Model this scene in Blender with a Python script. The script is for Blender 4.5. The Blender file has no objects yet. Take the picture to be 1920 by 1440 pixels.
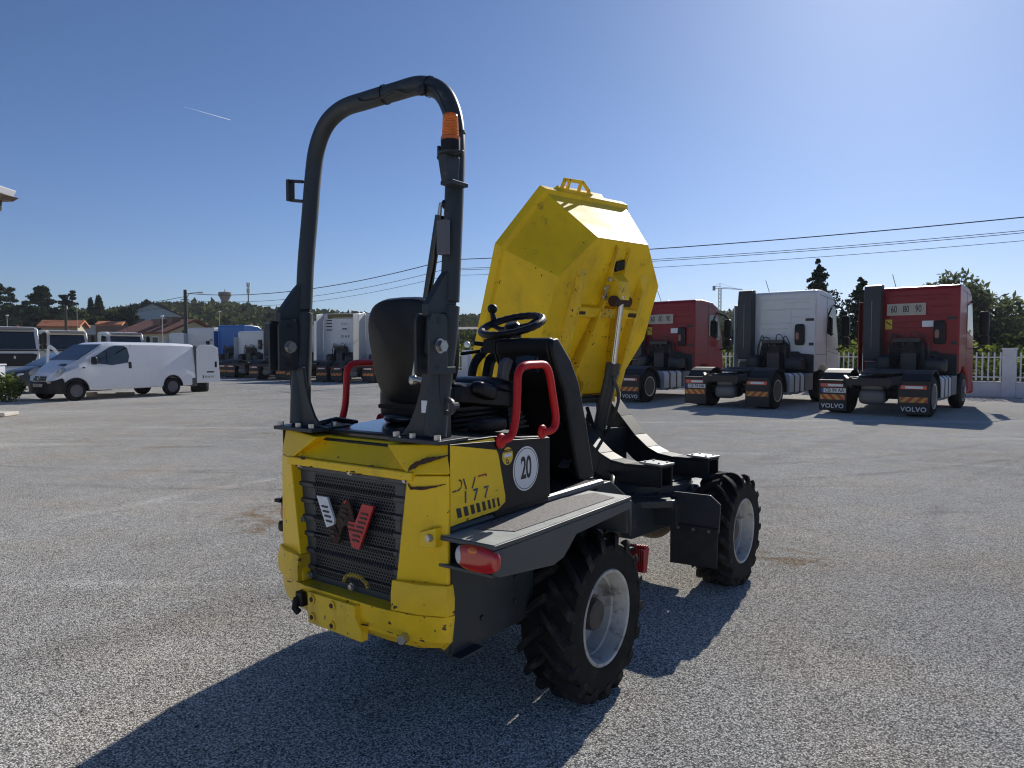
import bpy, bmesh, math, random
from mathutils import Vector, Matrix, noise
random.seed(7)
R = math.radians
scene = bpy.context.scene

# ------------------------------------------------------------------ camera
cam_d = bpy.data.cameras.new('camera'); cam = bpy.data.objects.new('camera', cam_d)
scene.collection.objects.link(cam); scene.camera = cam
cam.location = (0, 0, 1.55); cam.rotation_euler = (R(90 - 2.5), 0, 0)
cam_d.sensor_width = 36.0; cam_d.lens = 36.0 * 1331 / 1920
cam_d.clip_start = 0.05; cam_d.clip_end = 3000
scene.cycles.filter_width = 1.15
scene.render.resolution_x = 1024; scene.render.resolution_y = 768
# ------------------------------------------------------------------ light
SUN_AZ, SUN_EL = 28.0, 30.0          # azimuth to the right of +Y
world = bpy.data.worlds.new('World'); scene.world = world; world.use_nodes = True
nt = world.node_tree; nt.nodes.clear()
out = nt.nodes.new('ShaderNodeOutputWorld'); bg = nt.nodes.new('ShaderNodeBackground')
sky = nt.nodes.new('ShaderNodeTexSky'); sky.sky_type = 'NISHITA'; sky.sun_disc = False
sky.sun_elevation = R(SUN_EL); sky.sun_rotation = R(SUN_AZ)
sky.altitude = 50; sky.air_density = 1.0; sky.dust_density = 0.42; sky.ozone_density = 2.2
bg.inputs['Strength'].default_value = 0.050
wtc = nt.nodes.new('ShaderNodeTexCoord'); wsx = nt.nodes.new('ShaderNodeSeparateXYZ'); nt.links.new(wtc.outputs['Generated'], wsx.inputs[0])
wmr = nt.nodes.new('ShaderNodeMapRange'); wmr.inputs[1].default_value = 0.0; wmr.inputs[2].default_value = 0.35; nt.links.new(wsx.outputs['Z'], wmr.inputs[0])
wmx = nt.nodes.new('ShaderNodeMix'); wmx.data_type = 'RGBA'; wmx.inputs[6].default_value = (0.86, 1.04, 1.52, 1); wmx.inputs[7].default_value = (0.78, 0.97, 1.32, 1); nt.links.new(wmr.outputs[0], wmx.inputs[0])
wml = nt.nodes.new('ShaderNodeMix'); wml.data_type = 'RGBA'; wml.blend_type = 'MULTIPLY'; wml.inputs[0].default_value = 1; nt.links.new(sky.outputs[0], wml.inputs[6]); nt.links.new(wmx.outputs[2], wml.inputs[7])
nt.links.new(wml.outputs[2], bg.inputs[0]); nt.links.new(bg.outputs[0], out.inputs[0])
sd = Vector((math.sin(R(SUN_AZ)) * math.cos(R(SUN_EL)), math.cos(R(SUN_AZ)) * math.cos(R(SUN_EL)), math.sin(R(SUN_EL))))
sl = bpy.data.lights.new('sun', 'SUN'); sl.energy = 5.0; sl.angle = R(0.5); sl.color = (1, 0.95, 0.87)
so = bpy.data.objects.new('sun', sl); scene.collection.objects.link(so)
so.rotation_euler = (-sd).to_track_quat('-Z', 'Y').to_euler(); so.location = (8, 14, 12)
scene.view_settings.view_transform = 'Standard'; scene.view_settings.look = 'None'
scene.view_settings.exposure = 0.3; scene.view_settings.gamma = 1.0

# ------------------------------------------------------------------ materials
_m = {}
def mat(name, col, rough=0.5, metal=0.0, spec=0.5, var=0.0, vscale=6.0, bump=0.0, bscale=40.0,
        dirt=None, dscale=5.0, dlo=0.55, dhi=0.62, coat=0.0, emit=None, alpha=None, trans=0.0, rvar=0.0, stretch=None, chips=None, stain=None):
    if name in _m: return _m[name]
    m = bpy.data.materials.new(name); m.use_nodes = True; t = m.node_tree; N = t.nodes; L = t.links
    b = N['Principled BSDF']
    b.inputs['Base Color'].default_value = (*col, 1); b.inputs['Roughness'].default_value = rough
    b.inputs['Metallic'].default_value = metal; b.inputs['Specular IOR Level'].default_value = spec
    b.inputs['Coat Weight'].default_value = coat; b.inputs['Coat Roughness'].default_value = 0.1
    b.inputs['Transmission Weight'].default_value = trans
    if emit: b.inputs['Emission Color'].default_value = (*emit[:3], 1); b.inputs['Emission Strength'].default_value = emit[3]
    tc = N.new('ShaderNodeTexCoord'); src = tc.outputs['Object']
    if stretch:
        mp = N.new('ShaderNodeMapping'); mp.inputs['Scale'].default_value = stretch
        L.new(src, mp.inputs[0]); src = mp.outputs[0]
    cur = None
    if var > 0 or rvar > 0:
        n = N.new('ShaderNodeTexNoise'); n.inputs['Scale'].default_value = vscale; n.inputs['Detail'].default_value = 6; n.inputs['Roughness'].default_value = 0.65
        L.new(src, n.inputs['Vector'])
        if var > 0:
            r = N.new('ShaderNodeMapRange'); r.inputs[1].default_value = 0.3; r.inputs[2].default_value = 0.7
            r.inputs[3].default_value = 1 - var; r.inputs[4].default_value = 1 + var
            L.new(n.outputs['Fac'], r.inputs[0])
            mx = N.new('ShaderNodeVectorMath'); mx.operation = 'SCALE'; mx.inputs[0].default_value = col
            L.new(r.outputs[0], mx.inputs['Scale']); cur = mx.outputs[0]
        if rvar > 0:
            r2 = N.new('ShaderNodeMapRange'); r2.inputs[1].default_value = 0.3; r2.inputs[2].default_value = 0.7
            r2.inputs[3].default_value = max(0.02, rough - rvar); r2.inputs[4].default_value = min(1, rough + rvar)
            L.new(n.outputs['Fac'], r2.inputs[0]); L.new(r2.outputs[0], b.inputs['Roughness'])
    if dirt:
        n2 = N.new('ShaderNodeTexNoise'); n2.inputs['Scale'].default_value = dscale; n2.inputs['Detail'].default_value = 9; n2.inputs['Roughness'].default_value = 0.7
        L.new(src, n2.inputs['Vector'])
        r3 = N.new('ShaderNodeMapRange'); r3.inputs[1].default_value = dlo; r3.inputs[2].default_value = dhi
        L.new(n2.outputs['Fac'], r3.inputs[0])
        mc = N.new('ShaderNodeMix'); mc.data_type = 'RGBA'; L.new(r3.outputs[0], mc.inputs[0])
        if cur: L.new(cur, mc.inputs[6])
        else: mc.inputs[6].default_value = (*col, 1)
        mc.inputs[7].default_value = (*dirt, 1); cur = mc.outputs[2]
    def over(colour, scale, lo, hi, base, det=6, st=(1, 1, 1)):      # another layer of marks
        mp2 = N.new('ShaderNodeMapping'); mp2.inputs['Scale'].default_value = st; mp2.inputs['Location'].default_value = (3.1 * scale, 1.7, 0.4); L.new(tc.outputs['Object'], mp2.inputs[0])
        n_ = N.new('ShaderNodeTexNoise'); n_.inputs['Scale'].default_value = scale; n_.inputs['Detail'].default_value = det; n_.inputs['Roughness'].default_value = 0.6; L.new(mp2.outputs[0], n_.inputs['Vector'])
        r_ = N.new('ShaderNodeMapRange'); r_.inputs[1].default_value = lo; r_.inputs[2].default_value = hi; L.new(n_.outputs['Fac'], r_.inputs[0])
        c_ = N.new('ShaderNodeMix'); c_.data_type = 'RGBA'; L.new(r_.outputs[0], c_.inputs[0]); c_.inputs[7].default_value = (*colour, 1)
        if base: L.new(base, c_.inputs[6])
        else: c_.inputs[6].default_value = (*col, 1)
        return c_.outputs[2]
    if stain: cur = over(stain[0], stain[1], stain[2], stain[3], cur, 7, (1, 1, .45))
    if chips: cur = over(chips[0], chips[1], chips[2], chips[2] + .012, cur, 3)
    if cur: L.new(cur, b.inputs['Base Color'])
    if bump > 0:
        n3 = N.new('ShaderNodeTexNoise'); n3.inputs['Scale'].default_value = bscale; n3.inputs['Detail'].default_value = 5
        L.new(src, n3.inputs['Vector']); bp = N.new('ShaderNodeBump'); bp.inputs['Strength'].default_value = bump; bp.inputs['Distance'].default_value = 0.004
        L.new(n3.outputs['Fac'], bp.inputs['Height']); L.new(bp.outputs[0], b.inputs['Normal'])
    if alpha is not None: b.inputs['Alpha'].default_value = alpha
    _m[name] = m; return m

def leaf_mat(name, c1, c2, tr=0.3):
    if name in _m: return _m[name]
    m = bpy.data.materials.new(name); m.use_nodes = True; t = m.node_tree; N = t.nodes; L = t.links; N.clear()
    o = N.new('ShaderNodeOutputMaterial'); g = N.new('ShaderNodeNewGeometry'); mx = N.new('ShaderNodeMix'); mx.data_type = 'RGBA'
    mx.inputs[6].default_value = (*c1, 1); mx.inputs[7].default_value = (*c2, 1); L.new(g.outputs['Random Per Island'], mx.inputs[0])
    d = N.new('ShaderNodeBsdfDiffuse'); tl = N.new('ShaderNodeBsdfTranslucent'); ms = N.new('ShaderNodeMixShader'); ms.inputs[0].default_value = tr
    L.new(mx.outputs[2], d.inputs[0]); L.new(mx.outputs[2], tl.inputs[0]); L.new(d.outputs[0], ms.inputs[1]); L.new(tl.outputs[0], ms.inputs[2]); L.new(ms.outputs[0], o.inputs[0])
    _m[name] = m; return m

def asphalt_mat():
    m = bpy.data.materials.new('asphalt'); m.use_nodes = True; t = m.node_tree; N = t.nodes; L = t.links; b = N['Principled BSDF']
    tc = N.new('ShaderNodeTexCoord'); P = tc.outputs['Object']
    v = N.new('ShaderNodeTexVoronoi'); v.inputs['Scale'].default_value = 150; v.inputs['Randomness'].default_value = 1.0; L.new(P, v.inputs['Vector'])
    v2 = N.new('ShaderNodeTexVoronoi'); v2.inputs['Scale'].default_value = 47; L.new(P, v2.inputs['Vector'])
    sep = N.new('ShaderNodeSeparateColor'); L.new(v.outputs['Color'], sep.inputs[0])
    ramp = N.new('ShaderNodeValToRGB'); e = ramp.color_ramp.elements
    e[0].position = 0.0; e[0].color = (0.19, 0.187, 0.178, 1); e[1].position = 1.0; e[1].color = (1.0, 0.97, 0.91, 1)
    a = ramp.color_ramp.elements.new(0.45); a.color = (0.57, 0.55, 0.50, 1)
    a = ramp.color_ramp.elements.new(0.8); a.color = (0.90, 0.87, 0.79, 1)
    L.new(sep.outputs[0], ramp.inputs[0])
    # gaps between the stones
    gp = N.new('ShaderNodeMapRange'); gp.inputs[1].default_value = 0.40; gp.inputs[2].default_value = 0.72; gp.inputs[3].default_value = 1.0; gp.inputs[4].default_value = 0.30
    L.new(v.outputs['Distance'], gp.inputs[0])
    # large mottling
    def noi(sc, det, lo, hi, a0, a1, stretch=None):
        n = N.new('ShaderNodeTexNoise'); n.inputs['Scale'].default_value = sc; n.inputs['Detail'].default_value = det
        if stretch:
            mp = N.new('ShaderNodeMapping'); mp.inputs['Scale'].default_value = stretch[:3]; mp.inputs['Rotation'].default_value = (0, 0, stretch[3]); L.new(P, mp.inputs[0]); L.new(mp.outputs[0], n.inputs['Vector'])
        else: L.new(P, n.inputs['Vector'])
        r = N.new('ShaderNodeMapRange'); r.inputs[1].default_value = lo; r.inputs[2].default_value = hi; r.inputs[3].default_value = a0; r.inputs[4].default_value = a1
        L.new(n.outputs['Fac'], r.inputs[0]); return r.outputs[0]
    def mul(x, y):
        k = N.new('ShaderNodeMath'); k.operation = 'MULTIPLY'; L.new(x, k.inputs[0]); L.new(y, k.inputs[1]); return k.outputs[0]
    f = mul(noi(0.35, 5, 0.35, 0.65, 0.90, 1.08), noi(2.3, 6, 0.3, 0.7, 0.92, 1.07))
    f = mul(f, noi(0.5, 4, 0.60, 0.72, 1.0, 1.28, (0.25, 2.4, 1, R(-14))))
    f = mul(f, noi(1.1, 4, 0.62, 0.75, 1.0, 0.72, (0.5, 1.8, 1, R(25))))
    f = mul(f, gp.outputs[0])
    # small dark stones and gum, pale dusty tracks, brown stains : real marks with places of their own
    v3 = N.new('ShaderNodeTexVoronoi'); v3.inputs['Scale'].default_value = 2.6; L.new(P, v3.inputs['Vector'])
    r3 = N.new('ShaderNodeMapRange'); r3.inputs[1].default_value = 0.022; r3.inputs[2].default_value = 0.034; r3.inputs[3].default_value = 0.25; r3.inputs[4].default_value = 1.0; L.new(v3.outputs['Distance'], r3.inputs[0]); f = mul(f, r3.outputs[0])
    def band(x0, y0, ang, curve, w, gain):
        mp = N.new('ShaderNodeMapping'); mp.vector_type = 'TEXTURE'; mp.inputs['Location'].default_value = (x0, y0, 0); mp.inputs['Rotation'].default_value = (0, 0, R(ang)); L.new(P, mp.inputs[0])
        s = N.new('ShaderNodeSeparateXYZ'); L.new(mp.outputs[0], s.inputs[0])
        q = N.new('ShaderNodeMath'); q.operation = 'MULTIPLY'; L.new(s.outputs['X'], q.inputs[0]); L.new(s.outputs['X'], q.inputs[1])
        q2 = N.new('ShaderNodeMath'); q2.operation = 'MULTIPLY_ADD'; q2.inputs[1].default_value = curve; L.new(q.outputs[0], q2.inputs[0]); L.new(s.outputs['Y'], q2.inputs[2])
        a = N.new('ShaderNodeMath'); a.operation = 'ABSOLUTE'; L.new(q2.outputs[0], a.inputs[0])
        r = N.new('ShaderNodeMapRange'); r.interpolation_type = 'SMOOTHSTEP'; r.inputs[1].default_value = 0; r.inputs[2].default_value = w; r.inputs[3].default_value = 1; r.inputs[4].default_value = 0; L.new(a.outputs[0], r.inputs[0])
        m_ = mul(r.outputs[0], noi(1.4, 5, 0.38, 0.6, 0, 1)); g = N.new('ShaderNodeMath'); g.operation = 'MULTIPLY_ADD'; g.inputs[1].default_value = gain; g.inputs[2].default_value = 1; L.new(m_, g.inputs[0]); return g.outputs[0]
    for a_ in ((-4.0, 7.0, 62, .04, .16, .22), (-4.6, 7.6, 60, .04, .10, .14), (4.5, 9.0, 20, -.03, .14, -.22), (4.3, 10.1, 20, -.03, .14, -.20), (-3.0, 12.5, -8, .015, .22, .16), (-3.0, 14.4, -8, .015, .22, .14), (2.6, 3.6, 75, .05, .12, -.14), (7.5, 14.5, 48, 0, .35, -.18)):
        f = mul(f, band(*a_))
    def blot(x, y, r0):
        vd = N.new('ShaderNodeVectorMath'); vd.operation = 'DISTANCE'; L.new(P, vd.inputs[0]); vd.inputs[1].default_value = (x, y, 0)
        r = N.new('ShaderNodeMapRange'); r.inputs[1].default_value = r0 * .5; r.inputs[2].default_value = r0; r.inputs[3].default_value = 1; r.inputs[4].default_value = 0; L.new(vd.outputs['Value'], r.inputs[0]); return mul(r.outputs[0], noi(6, 6, .42, .58, 0, 1))
    bl_ = blot(-2.25, 6.75, .55)
    for q_ in ((-2.1, 6.25, .4), (2.1, 5.3, .35), (-17.5, 19.5, 3.0)):
        ad_ = N.new('ShaderNodeMath'); ad_.operation = 'MAXIMUM'; L.new(bl_, ad_.inputs[0]); L.new(blot(*q_), ad_.inputs[1]); bl_ = ad_.outputs[0]
    sc = N.new('ShaderNodeVectorMath'); sc.operation = 'SCALE'; L.new(ramp.outputs[0], sc.inputs[0]); L.new(f, sc.inputs['Scale'])
    tint = N.new('ShaderNodeMix'); tint.data_type = 'RGBA'; tint.blend_type = 'MULTIPLY'; tint.inputs[0].default_value = 1
    tr = N.new('ShaderNodeMix'); tr.data_type = 'RGBA'; tr.inputs[6].default_value = (1.0, 1.0, 1.0, 1); tr.inputs[7].default_value = (1.05, 0.985, 0.91, 1)
    L.new(noi(0.9, 5, 0.45, 0.7, 0, 1), tr.inputs[0]); L.new(sc.outputs[0], tint.inputs[6]); L.new(tr.outputs[2], tint.inputs[7])
    stn = N.new('ShaderNodeMix'); stn.data_type = 'RGBA'; stn.blend_type = 'MULTIPLY'; stn.inputs[7].default_value = (0.74, 0.62, 0.48, 1); L.new(bl_, stn.inputs[0]); L.new(tint.outputs[2], stn.inputs[6])
    L.new(stn.outputs[2], b.inputs['Base Color'])
    b.inputs['Roughness'].default_value = 0.8; b.inputs['Specular IOR Level'].default_value = 0.02; b.inputs['Diffuse Roughness'].default_value = 0.6
    ad = N.new('ShaderNodeMath'); ad.operation = 'ADD'; L.new(v.outputs['Distance'], ad.inputs[0])
    m2 = N.new('ShaderNodeMath'); m2.operation = 'MULTIPLY'; m2.inputs[1].default_value = 0.8; L.new(v2.outputs['Distance'], m2.inputs[0]); L.new(m2.outputs[0], ad.inputs[1])
    bp = N.new('ShaderNodeBump'); bp.invert = True; bp.inputs['Strength'].default_value = 0.5; bp.inputs['Distance'].default_value = 0.006
    L.new(ad.outputs[0], bp.inputs['Height']); L.new(bp.outputs[0], b.inputs['Normal'])
    return m

def grille_mat(gx, cz, pitch, halfw, zlo, zhi, base):
    """painted steel sheet with a hexagonal field of punched holes (object y / z coordinates)"""
    m = bpy.data.materials.new('perforated_steel'); m.use_nodes = True; t = m.node_tree; N = t.nodes; L = t.links; b = N['Principled BSDF']
    tc = N.new('ShaderNodeTexCoord'); s = N.new('ShaderNodeSeparateXYZ'); L.new(tc.outputs['Object'], s.inputs[0])
    def M(op, *a):
        n = N.new('ShaderNodeMath'); n.operation = op
        for i, x in enumerate(a):
            if isinstance(x, (int, float)): n.inputs[i].default_value = x
            else: L.new(x, n.inputs[i])
        return n.outputs[0]
    def lattice(ox, oz):
        px = M('SUBTRACT', M('PINGPONG', M('ADD', s.outputs['Y'], ox + 50 * pitch), pitch / 2), 0.0)
        pz = M('PINGPONG', M('ADD', s.outputs['Z'], oz + 50 * pitch * 1.732), pitch * 0.866)
        return M('SQRT', M('ADD', M('MULTIPLY', px, px), M('MULTIPLY', pz, pz)))
    d = M('MINIMUM', lattice(0, 0), lattice(pitch / 2, pitch * 0.866))
    hole = M('LESS_THAN', d, pitch * 0.40)
    ina = M('LESS_THAN', M('ABSOLUTE', M('SUBTRACT', s.outputs['Y'], gx)), halfw)
    inz = M('MULTIPLY', M('GREATER_THAN', s.outputs['Z'], zlo), M('LESS_THAN', s.outputs['Z'], zhi))
    k = M('MULTIPLY', M('MULTIPLY', hole, ina), inz)
    b.inputs['Base Color'].default_value = (*base, 1); b.inputs['Roughness'].default_value = 0.45
    b.inputs['Metallic'].default_value = 0.1
    tr = N.new('ShaderNodeBsdfTransparent'); mx = N.new('ShaderNodeMixShader'); o = N['Material Output']
    L.new(k, mx.inputs[0]); L.new(b.outputs[0], mx.inputs[1]); L.new(tr.outputs[0], mx.inputs[2]); L.new(mx.outputs[0], o.inputs[0])
    return m

# ------------------------------------------------------------------ mesh helpers
def V(*a): return Vector(a)
class MB:
    def __init__(s, fn=None): s.v = []; s.f = []; s.mi = []; s.fn = fn; s.cm = 0; s.starts = []
    def add(s, vs, fs):
        o = len(s.v); s.starts.append((o, len(s.f))); s.v += [tuple(x) for x in vs]; s.f += [tuple(o + i for i in f) for f in fs]; s.mi += [s.cm] * len(fs); return s
    def m(s, i): s.cm = i; return s
    def hexa(s, p):     # 8 points: bottom 4, top 4
        return s.add(p, [(0, 3, 2, 1), (4, 5, 6, 7), (0, 1, 5, 4), (1, 2, 6, 5), (2, 3, 7, 6), (3, 0, 4, 7)])
    def box(s, c, d, rot=None):
        hx, hy, hz = d[0] / 2, d[1] / 2, d[2] / 2; c = Vector(c)
        p = [V(-hx, -hy, -hz), V(hx, -hy, -hz), V(hx, hy, -hz), V(-hx, hy, -hz), V(-hx, -hy, hz), V(hx, -hy, hz), V(hx, hy, hz), V(-hx, hy, hz)]
        if rot is not None: p = [rot @ x for x in p]
        return s.hexa([c + x for x in p])
    def bb(s, x0, x1, y0, y1, z0, z1): return s.box(((x0 + x1) / 2, (y0 + y1) / 2, (z0 + z1) / 2), (abs(x1 - x0), abs(y1 - y0), abs(z1 - z0)))
    def prism(s, poly, a, b, ax='y', sa=1, sb=1):     # poly in the two other axes
        def mk(q, h):
            if ax == 'y': return (q[0], h, q[1])
            if ax == 'x': return (h, q[0], q[1])
            return (q[0], q[1], h)
        n = len(poly); vs = [mk(q, a) for q in poly] + [mk(q, b) for q in poly]
        return s.add(vs, [tuple(range(n)), tuple(range(2 * n - 1, n - 1, -1))] + [(i, (i + 1) % n, n + (i + 1) % n, n + i) for i in range(n)])
    def loft(s, rings, caps=True, closed=False):
        n = len(rings[0]); k = len(rings); vs = [p for r in rings for p in r]; fs = []
        for j in range(k if closed else k - 1):
            j2 = (j + 1) % k
            for i in range(n): fs.append((j * n + i, j * n + (i + 1) % n, j2 * n + (i + 1) % n, j2 * n + i))
        if caps and not closed: fs += [tuple(range(n)), tuple(range(k * n - 1, (k - 1) * n - 1, -1))]
        return s.add(vs, fs)
    def tube(s, pts, r, seg=10, smooth=0, caps=True):
        pts = [Vector(p) for p in pts]
        if smooth: pts = catmull(pts, smooth)
        rs = r if isinstance(r, (list, tuple)) else [r] * len(pts)
        if len(rs) != len(pts): rs = [rs[0] + (rs[-1] - rs[0]) * i / (len(pts) - 1) for i in range(len(pts))]
        t0 = (pts[1] - pts[0]).normalized(); up = V(0, 0, 1) if abs(t0.z) < 0.9 else V(1, 0, 0); n = t0.cross(up).normalized(); rings = []
        for i, p in enumerate(pts):
            t = ((pts[min(i + 1, len(pts) - 1)] - pts[max(i - 1, 0)])).normalized()
            n = (n - t * n.dot(t)).normalized(); bb_ = t.cross(n)
            rings.append([p + (n * math.cos(2 * math.pi * k / seg) + bb_ * math.sin(2 * math.pi * k / seg)) * rs[i] for k in range(seg)])
        return s.loft(rings, caps)
    def cyl(s, a, b, r, r2=None, seg=16): return s.tube([a, b], [r, r if r2 is None else r2], seg)
    def lathe(s, prof, c, axis, seg=24, closed=False):
        axis = Vector(axis).normalized(); c = Vector(c); up = V(0, 0, 1) if abs(axis.z) < 0.9 else V(1, 0, 0); n = axis.cross(up).normalized(); b = axis.cross(n)
        rings = [[c + axis * h + (n * math.cos(2 * math.pi * k / seg) + b * math.sin(2 * math.pi * k / seg)) * max(r, 1e-4) for k in range(seg)] for r, h in prof]
        return s.loft(rings, not closed, closed)
    def sell(s, c, rad, e=0.5, rot=None, nu=20, nv=12):       # superellipsoid
        def sg(x, p): return math.copysign(abs(x) ** p, x)
        rings = []; c = Vector(c)
        for j in range(nv + 1):
            ph = -math.pi / 2 + math.pi * (j + 0.02) / (nv + 0.04); rg = []
            for i in range(nu):
                th = 2 * math.pi * i / nu
                p = V(rad[0] * sg(math.cos(ph), e) * sg(math.cos(th), e), rad[1] * sg(math.cos(ph), e) * sg(math.sin(th), e), rad[2] * sg(math.sin(ph), e))
                if rot is not None: p = rot @ p
                rg.append(c + p)
            rings.append(rg)
        return s.loft(rings)
    def build(s, name, mats, parent=None, bevel=0, smooth=True, ang=32, seg=2, recalc=True):
        vs = [s.fn(*p) for p in s.v] if s.fn else s.v
        me = bpy.data.meshes.new(name); me.from_pydata([tuple(p) for p in vs], [], s.f); me.validate()
        if recalc:
            bm = bmesh.new(); bm.from_mesh(me); bmesh.ops.recalc_face_normals(bm, faces=bm.faces); bm.to_mesh(me); bm.free()
        if not isinstance(mats, (list, tuple)): mats = [mats]
        for m_ in mats: me.materials.append(m_)
        if len(mats) > 1 and len(me.polygons) == len(s.mi): me.polygons.foreach_set('material_index', s.mi)
        if smooth:
            me.polygons.foreach_set('use_smooth', [True] * len(me.polygons)); me.set_sharp_from_angle(angle=R(ang))
        o = bpy.data.objects.new(name, me); scene.collection.objects.link(o)
        if parent: o.parent = parent
        if bevel:
            bv = o.modifiers.new('bevel', 'BEVEL'); bv.width = bevel; bv.segments = seg; bv.limit_method = 'ANGLE'; bv.angle_limit = R(30); bv.harden_normals = smooth
        return o
def catmull(p, k):
    q = [p[0] * 2 - p[1]] + p + [p[-1] * 2 - p[-2]]; out = []
    for i in range(1, len(q) - 2):
        for j in range(k):
            t = j / k; a, b, c, d = q[i - 1], q[i], q[i + 1], q[i + 2]
            out.append(0.5 * ((2 * b) + (c - a) * t + (2 * a - 5 * b + 4 * c - d) * t * t + (3 * b - a - 3 * c + d) * t ** 3))
    out.append(p[-1]); return out
def rrect(w, h, r, n=4):
    o = []
    for cx, cy, a0 in ((w / 2 - r, h / 2 - r, 0), (-w / 2 + r, h / 2 - r, 90), (-w / 2 + r, -h / 2 + r, 180), (w / 2 - r, -h / 2 + r, 270)):
        for i in range(n + 1): a = R(a0 + 90 * i / n); o.append((cx + r * math.cos(a), cy + r * math.sin(a)))
    return o
def tag(o, label=None, cat=None, group=None, kind=None):
    if label: o['label'] = label
    if cat: o['category'] = cat
    if group: o['group'] = group
    if kind: o['kind'] = kind
    return o
def thing(name, label, cat, loc=(0, 0, 0), rz=0, group=None, kind=None):
    o = bpy.data.objects.new(name, None); scene.collection.objects.link(o); o.location = loc; o.rotation_euler = (0, 0, rz); o.empty_display_size = 0.3
    return tag(o, label, cat, group, kind)
def copy_tree(o, parent=None):
    c = o.copy(); scene.collection.objects.link(c)
    if parent: c.parent = parent
    for ch in list(o.children): copy_tree(ch, c)
    return c
def text(name, s, size, M, mt, parent, sx=1.0, ext=0.001, bold=0.0, space=1.0):
    """lettering as a thin mesh; M maps text x / y / normal into the parent's space"""
    cu = bpy.data.curves.new('txt', 'FONT'); cu.body = s; cu.size = size; cu.extrude = ext; cu.align_x = 'CENTER'; cu.align_y = 'CENTER'; cu.offset = bold; cu.space_character = space
    to = bpy.data.objects.new('txt', cu); scene.collection.objects.link(to)
    me = bpy.data.meshes.new_from_object(to.evaluated_get(bpy.context.evaluated_depsgraph_get())); bpy.data.objects.remove(to); bpy.data.curves.remove(cu)
    me.transform(M @ Matrix.Diagonal((sx, 1, 1, 1))); me.materials.clear(); me.materials.append(mt)
    o = bpy.data.objects.new(name, me); scene.collection.objects.link(o); o.parent = parent; return o
def frame(o, x, y):
    x = Vector(x).normalized(); y = Vector(y).normalized(); z = x.cross(y)
    return Matrix(((x.x, y.x, z.x, o[0]), (x.y, y.y, z.y, o[1]), (x.z, y.z, z.z, o[2]), (0, 0, 0, 1)))

# shared materials
YEL = mat('yellow_paint', (0.90, 0.58, 0.010), 0.38, chips=((.05, .03, .02), 34, .70), stain=((.42, .27, .02), 4.5, .56, .82), spec=0.35, coat=0.12, var=0.09, vscale=3.5, dirt=(0.045, 0.025, 0.015), dscale=7.5, dlo=0.685, dhi=0.70, rvar=0.12)
YELS = mat('skip_yellow_paint', (0.90, 0.58, 0.010), 0.5, chips=((.06, .035, .02), 19, .705), stain=((.34, .22, .03), 3.2, .52, .85), spec=0.3, coat=0.03, var=0.16, vscale=2.0, dirt=(0.16, 0.10, 0.03), dscale=7, dlo=0.60, dhi=0.74, rvar=0.15)
YEL2 = mat('worn_yellow_paint', (0.86, 0.55, 0.014), 0.4, chips=((.06, .035, .02), 30, .665), stain=((.30, .20, .04), 5, .50, .8), spec=0.35, coat=0.1, var=0.14, vscale=5, dirt=(0.05, 0.03, 0.02), dscale=9, dlo=0.635, dhi=0.65, rvar=0.12)
GRY = mat('grey_machine_paint', (0.032, 0.039, 0.045), 0.45, spec=0.35, var=0.15, vscale=8, dirt=(0.11, 0.115, 0.115), dscale=9, dlo=0.62, dhi=0.72, rvar=0.1)
GRY2 = mat('grey_step_paint', (0.07, 0.077, 0.08), 0.45, spec=0.35, var=0.12, vscale=8, dirt=(0.03, 0.03, 0.032), dscale=13, dlo=0.64, dhi=0.68, rvar=0.1)
BLK = mat('black_plastic', (0.007, 0.0075, 0.0085), 0.5, spec=0.3, var=0.2, vscale=12, bump=0.15, bscale=200, rvar=0.1)
BLKG = mat('glossy_black_paint', (0.012, 0.013, 0.015), 0.16, coat=0.3, rvar=0.08)
BLKV = mat('black_vinyl', (0.006, 0.006, 0.007), 0.4, spec=0.35, bump=0.3, bscale=120, rvar=0.06)
RUB = mat('tyre_rubber', (0.009, 0.009, 0.0095), 0.75, spec=0.2, var=0.3, vscale=9, dirt=(0.045, 0.042, 0.038), dscale=8, dlo=0.52, dhi=0.8, bump=0.2, bscale=90)
RIM = mat('pale_rim_paint', (0.42, 0.43, 0.42), 0.5, var=0.15, vscale=14, dirt=(0.12, 0.10, 0.085), dscale=11, dlo=0.52, dhi=0.68, bump=0.2, bscale=60)
RED = mat('red_handle_paint', (0.52, 0.010, 0.012), 0.42, spec=0.35)
STEEL = mat('zinc_steel', (0.45, 0.45, 0.44), 0.35, metal=0.9, var=0.15, vscale=30)
CHROME = mat('chrome_rod', (0.55, 0.55, 0.56), 0.22, metal=1.0)
RUST = mat('rusty_brown', (0.055, 0.028, 0.018), 0.85, var=0.4, vscale=40, bump=0.5, bscale=150)
WHITE = mat('white_sticker', (0.72, 0.74, 0.76), 0.4)
INK = mat('black_ink', (0.012, 0.012, 0.014), 0.45)
ALU = mat('brushed_aluminium', (0.62, 0.63, 0.64), 0.3, metal=0.8, var=0.1, vscale=10)
REDL = mat('red_lens', (0.45, 0.012, 0.01), 0.15, spec=0.6, coat=0.5)
ORGL = mat('orange_lens', (0.72, 0.16, 0.01), 0.18, spec=0.6, coat=0.4)
CLRL = mat('clear_lens', (0.6, 0.62, 0.64), 0.2, spec=0.6, bump=0.6, bscale=260)
GLASS = mat('vehicle_glass', (0.012, 0.017, 0.022), 0.04, spec=0.9)
REDP = mat('red_cab_paint', (0.22, 0.006, 0.011), 0.35, spec=0.3, coat=0.12, var=0.05)
WHP = mat('white_cab_paint', (0.62, 0.63, 0.63), 0.35, coat=0.2, var=0.04)
DRK = mat('dark_chassis', (0.012, 0.012, 0.013), 0.6, var=0.3, vscale=7)
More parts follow.
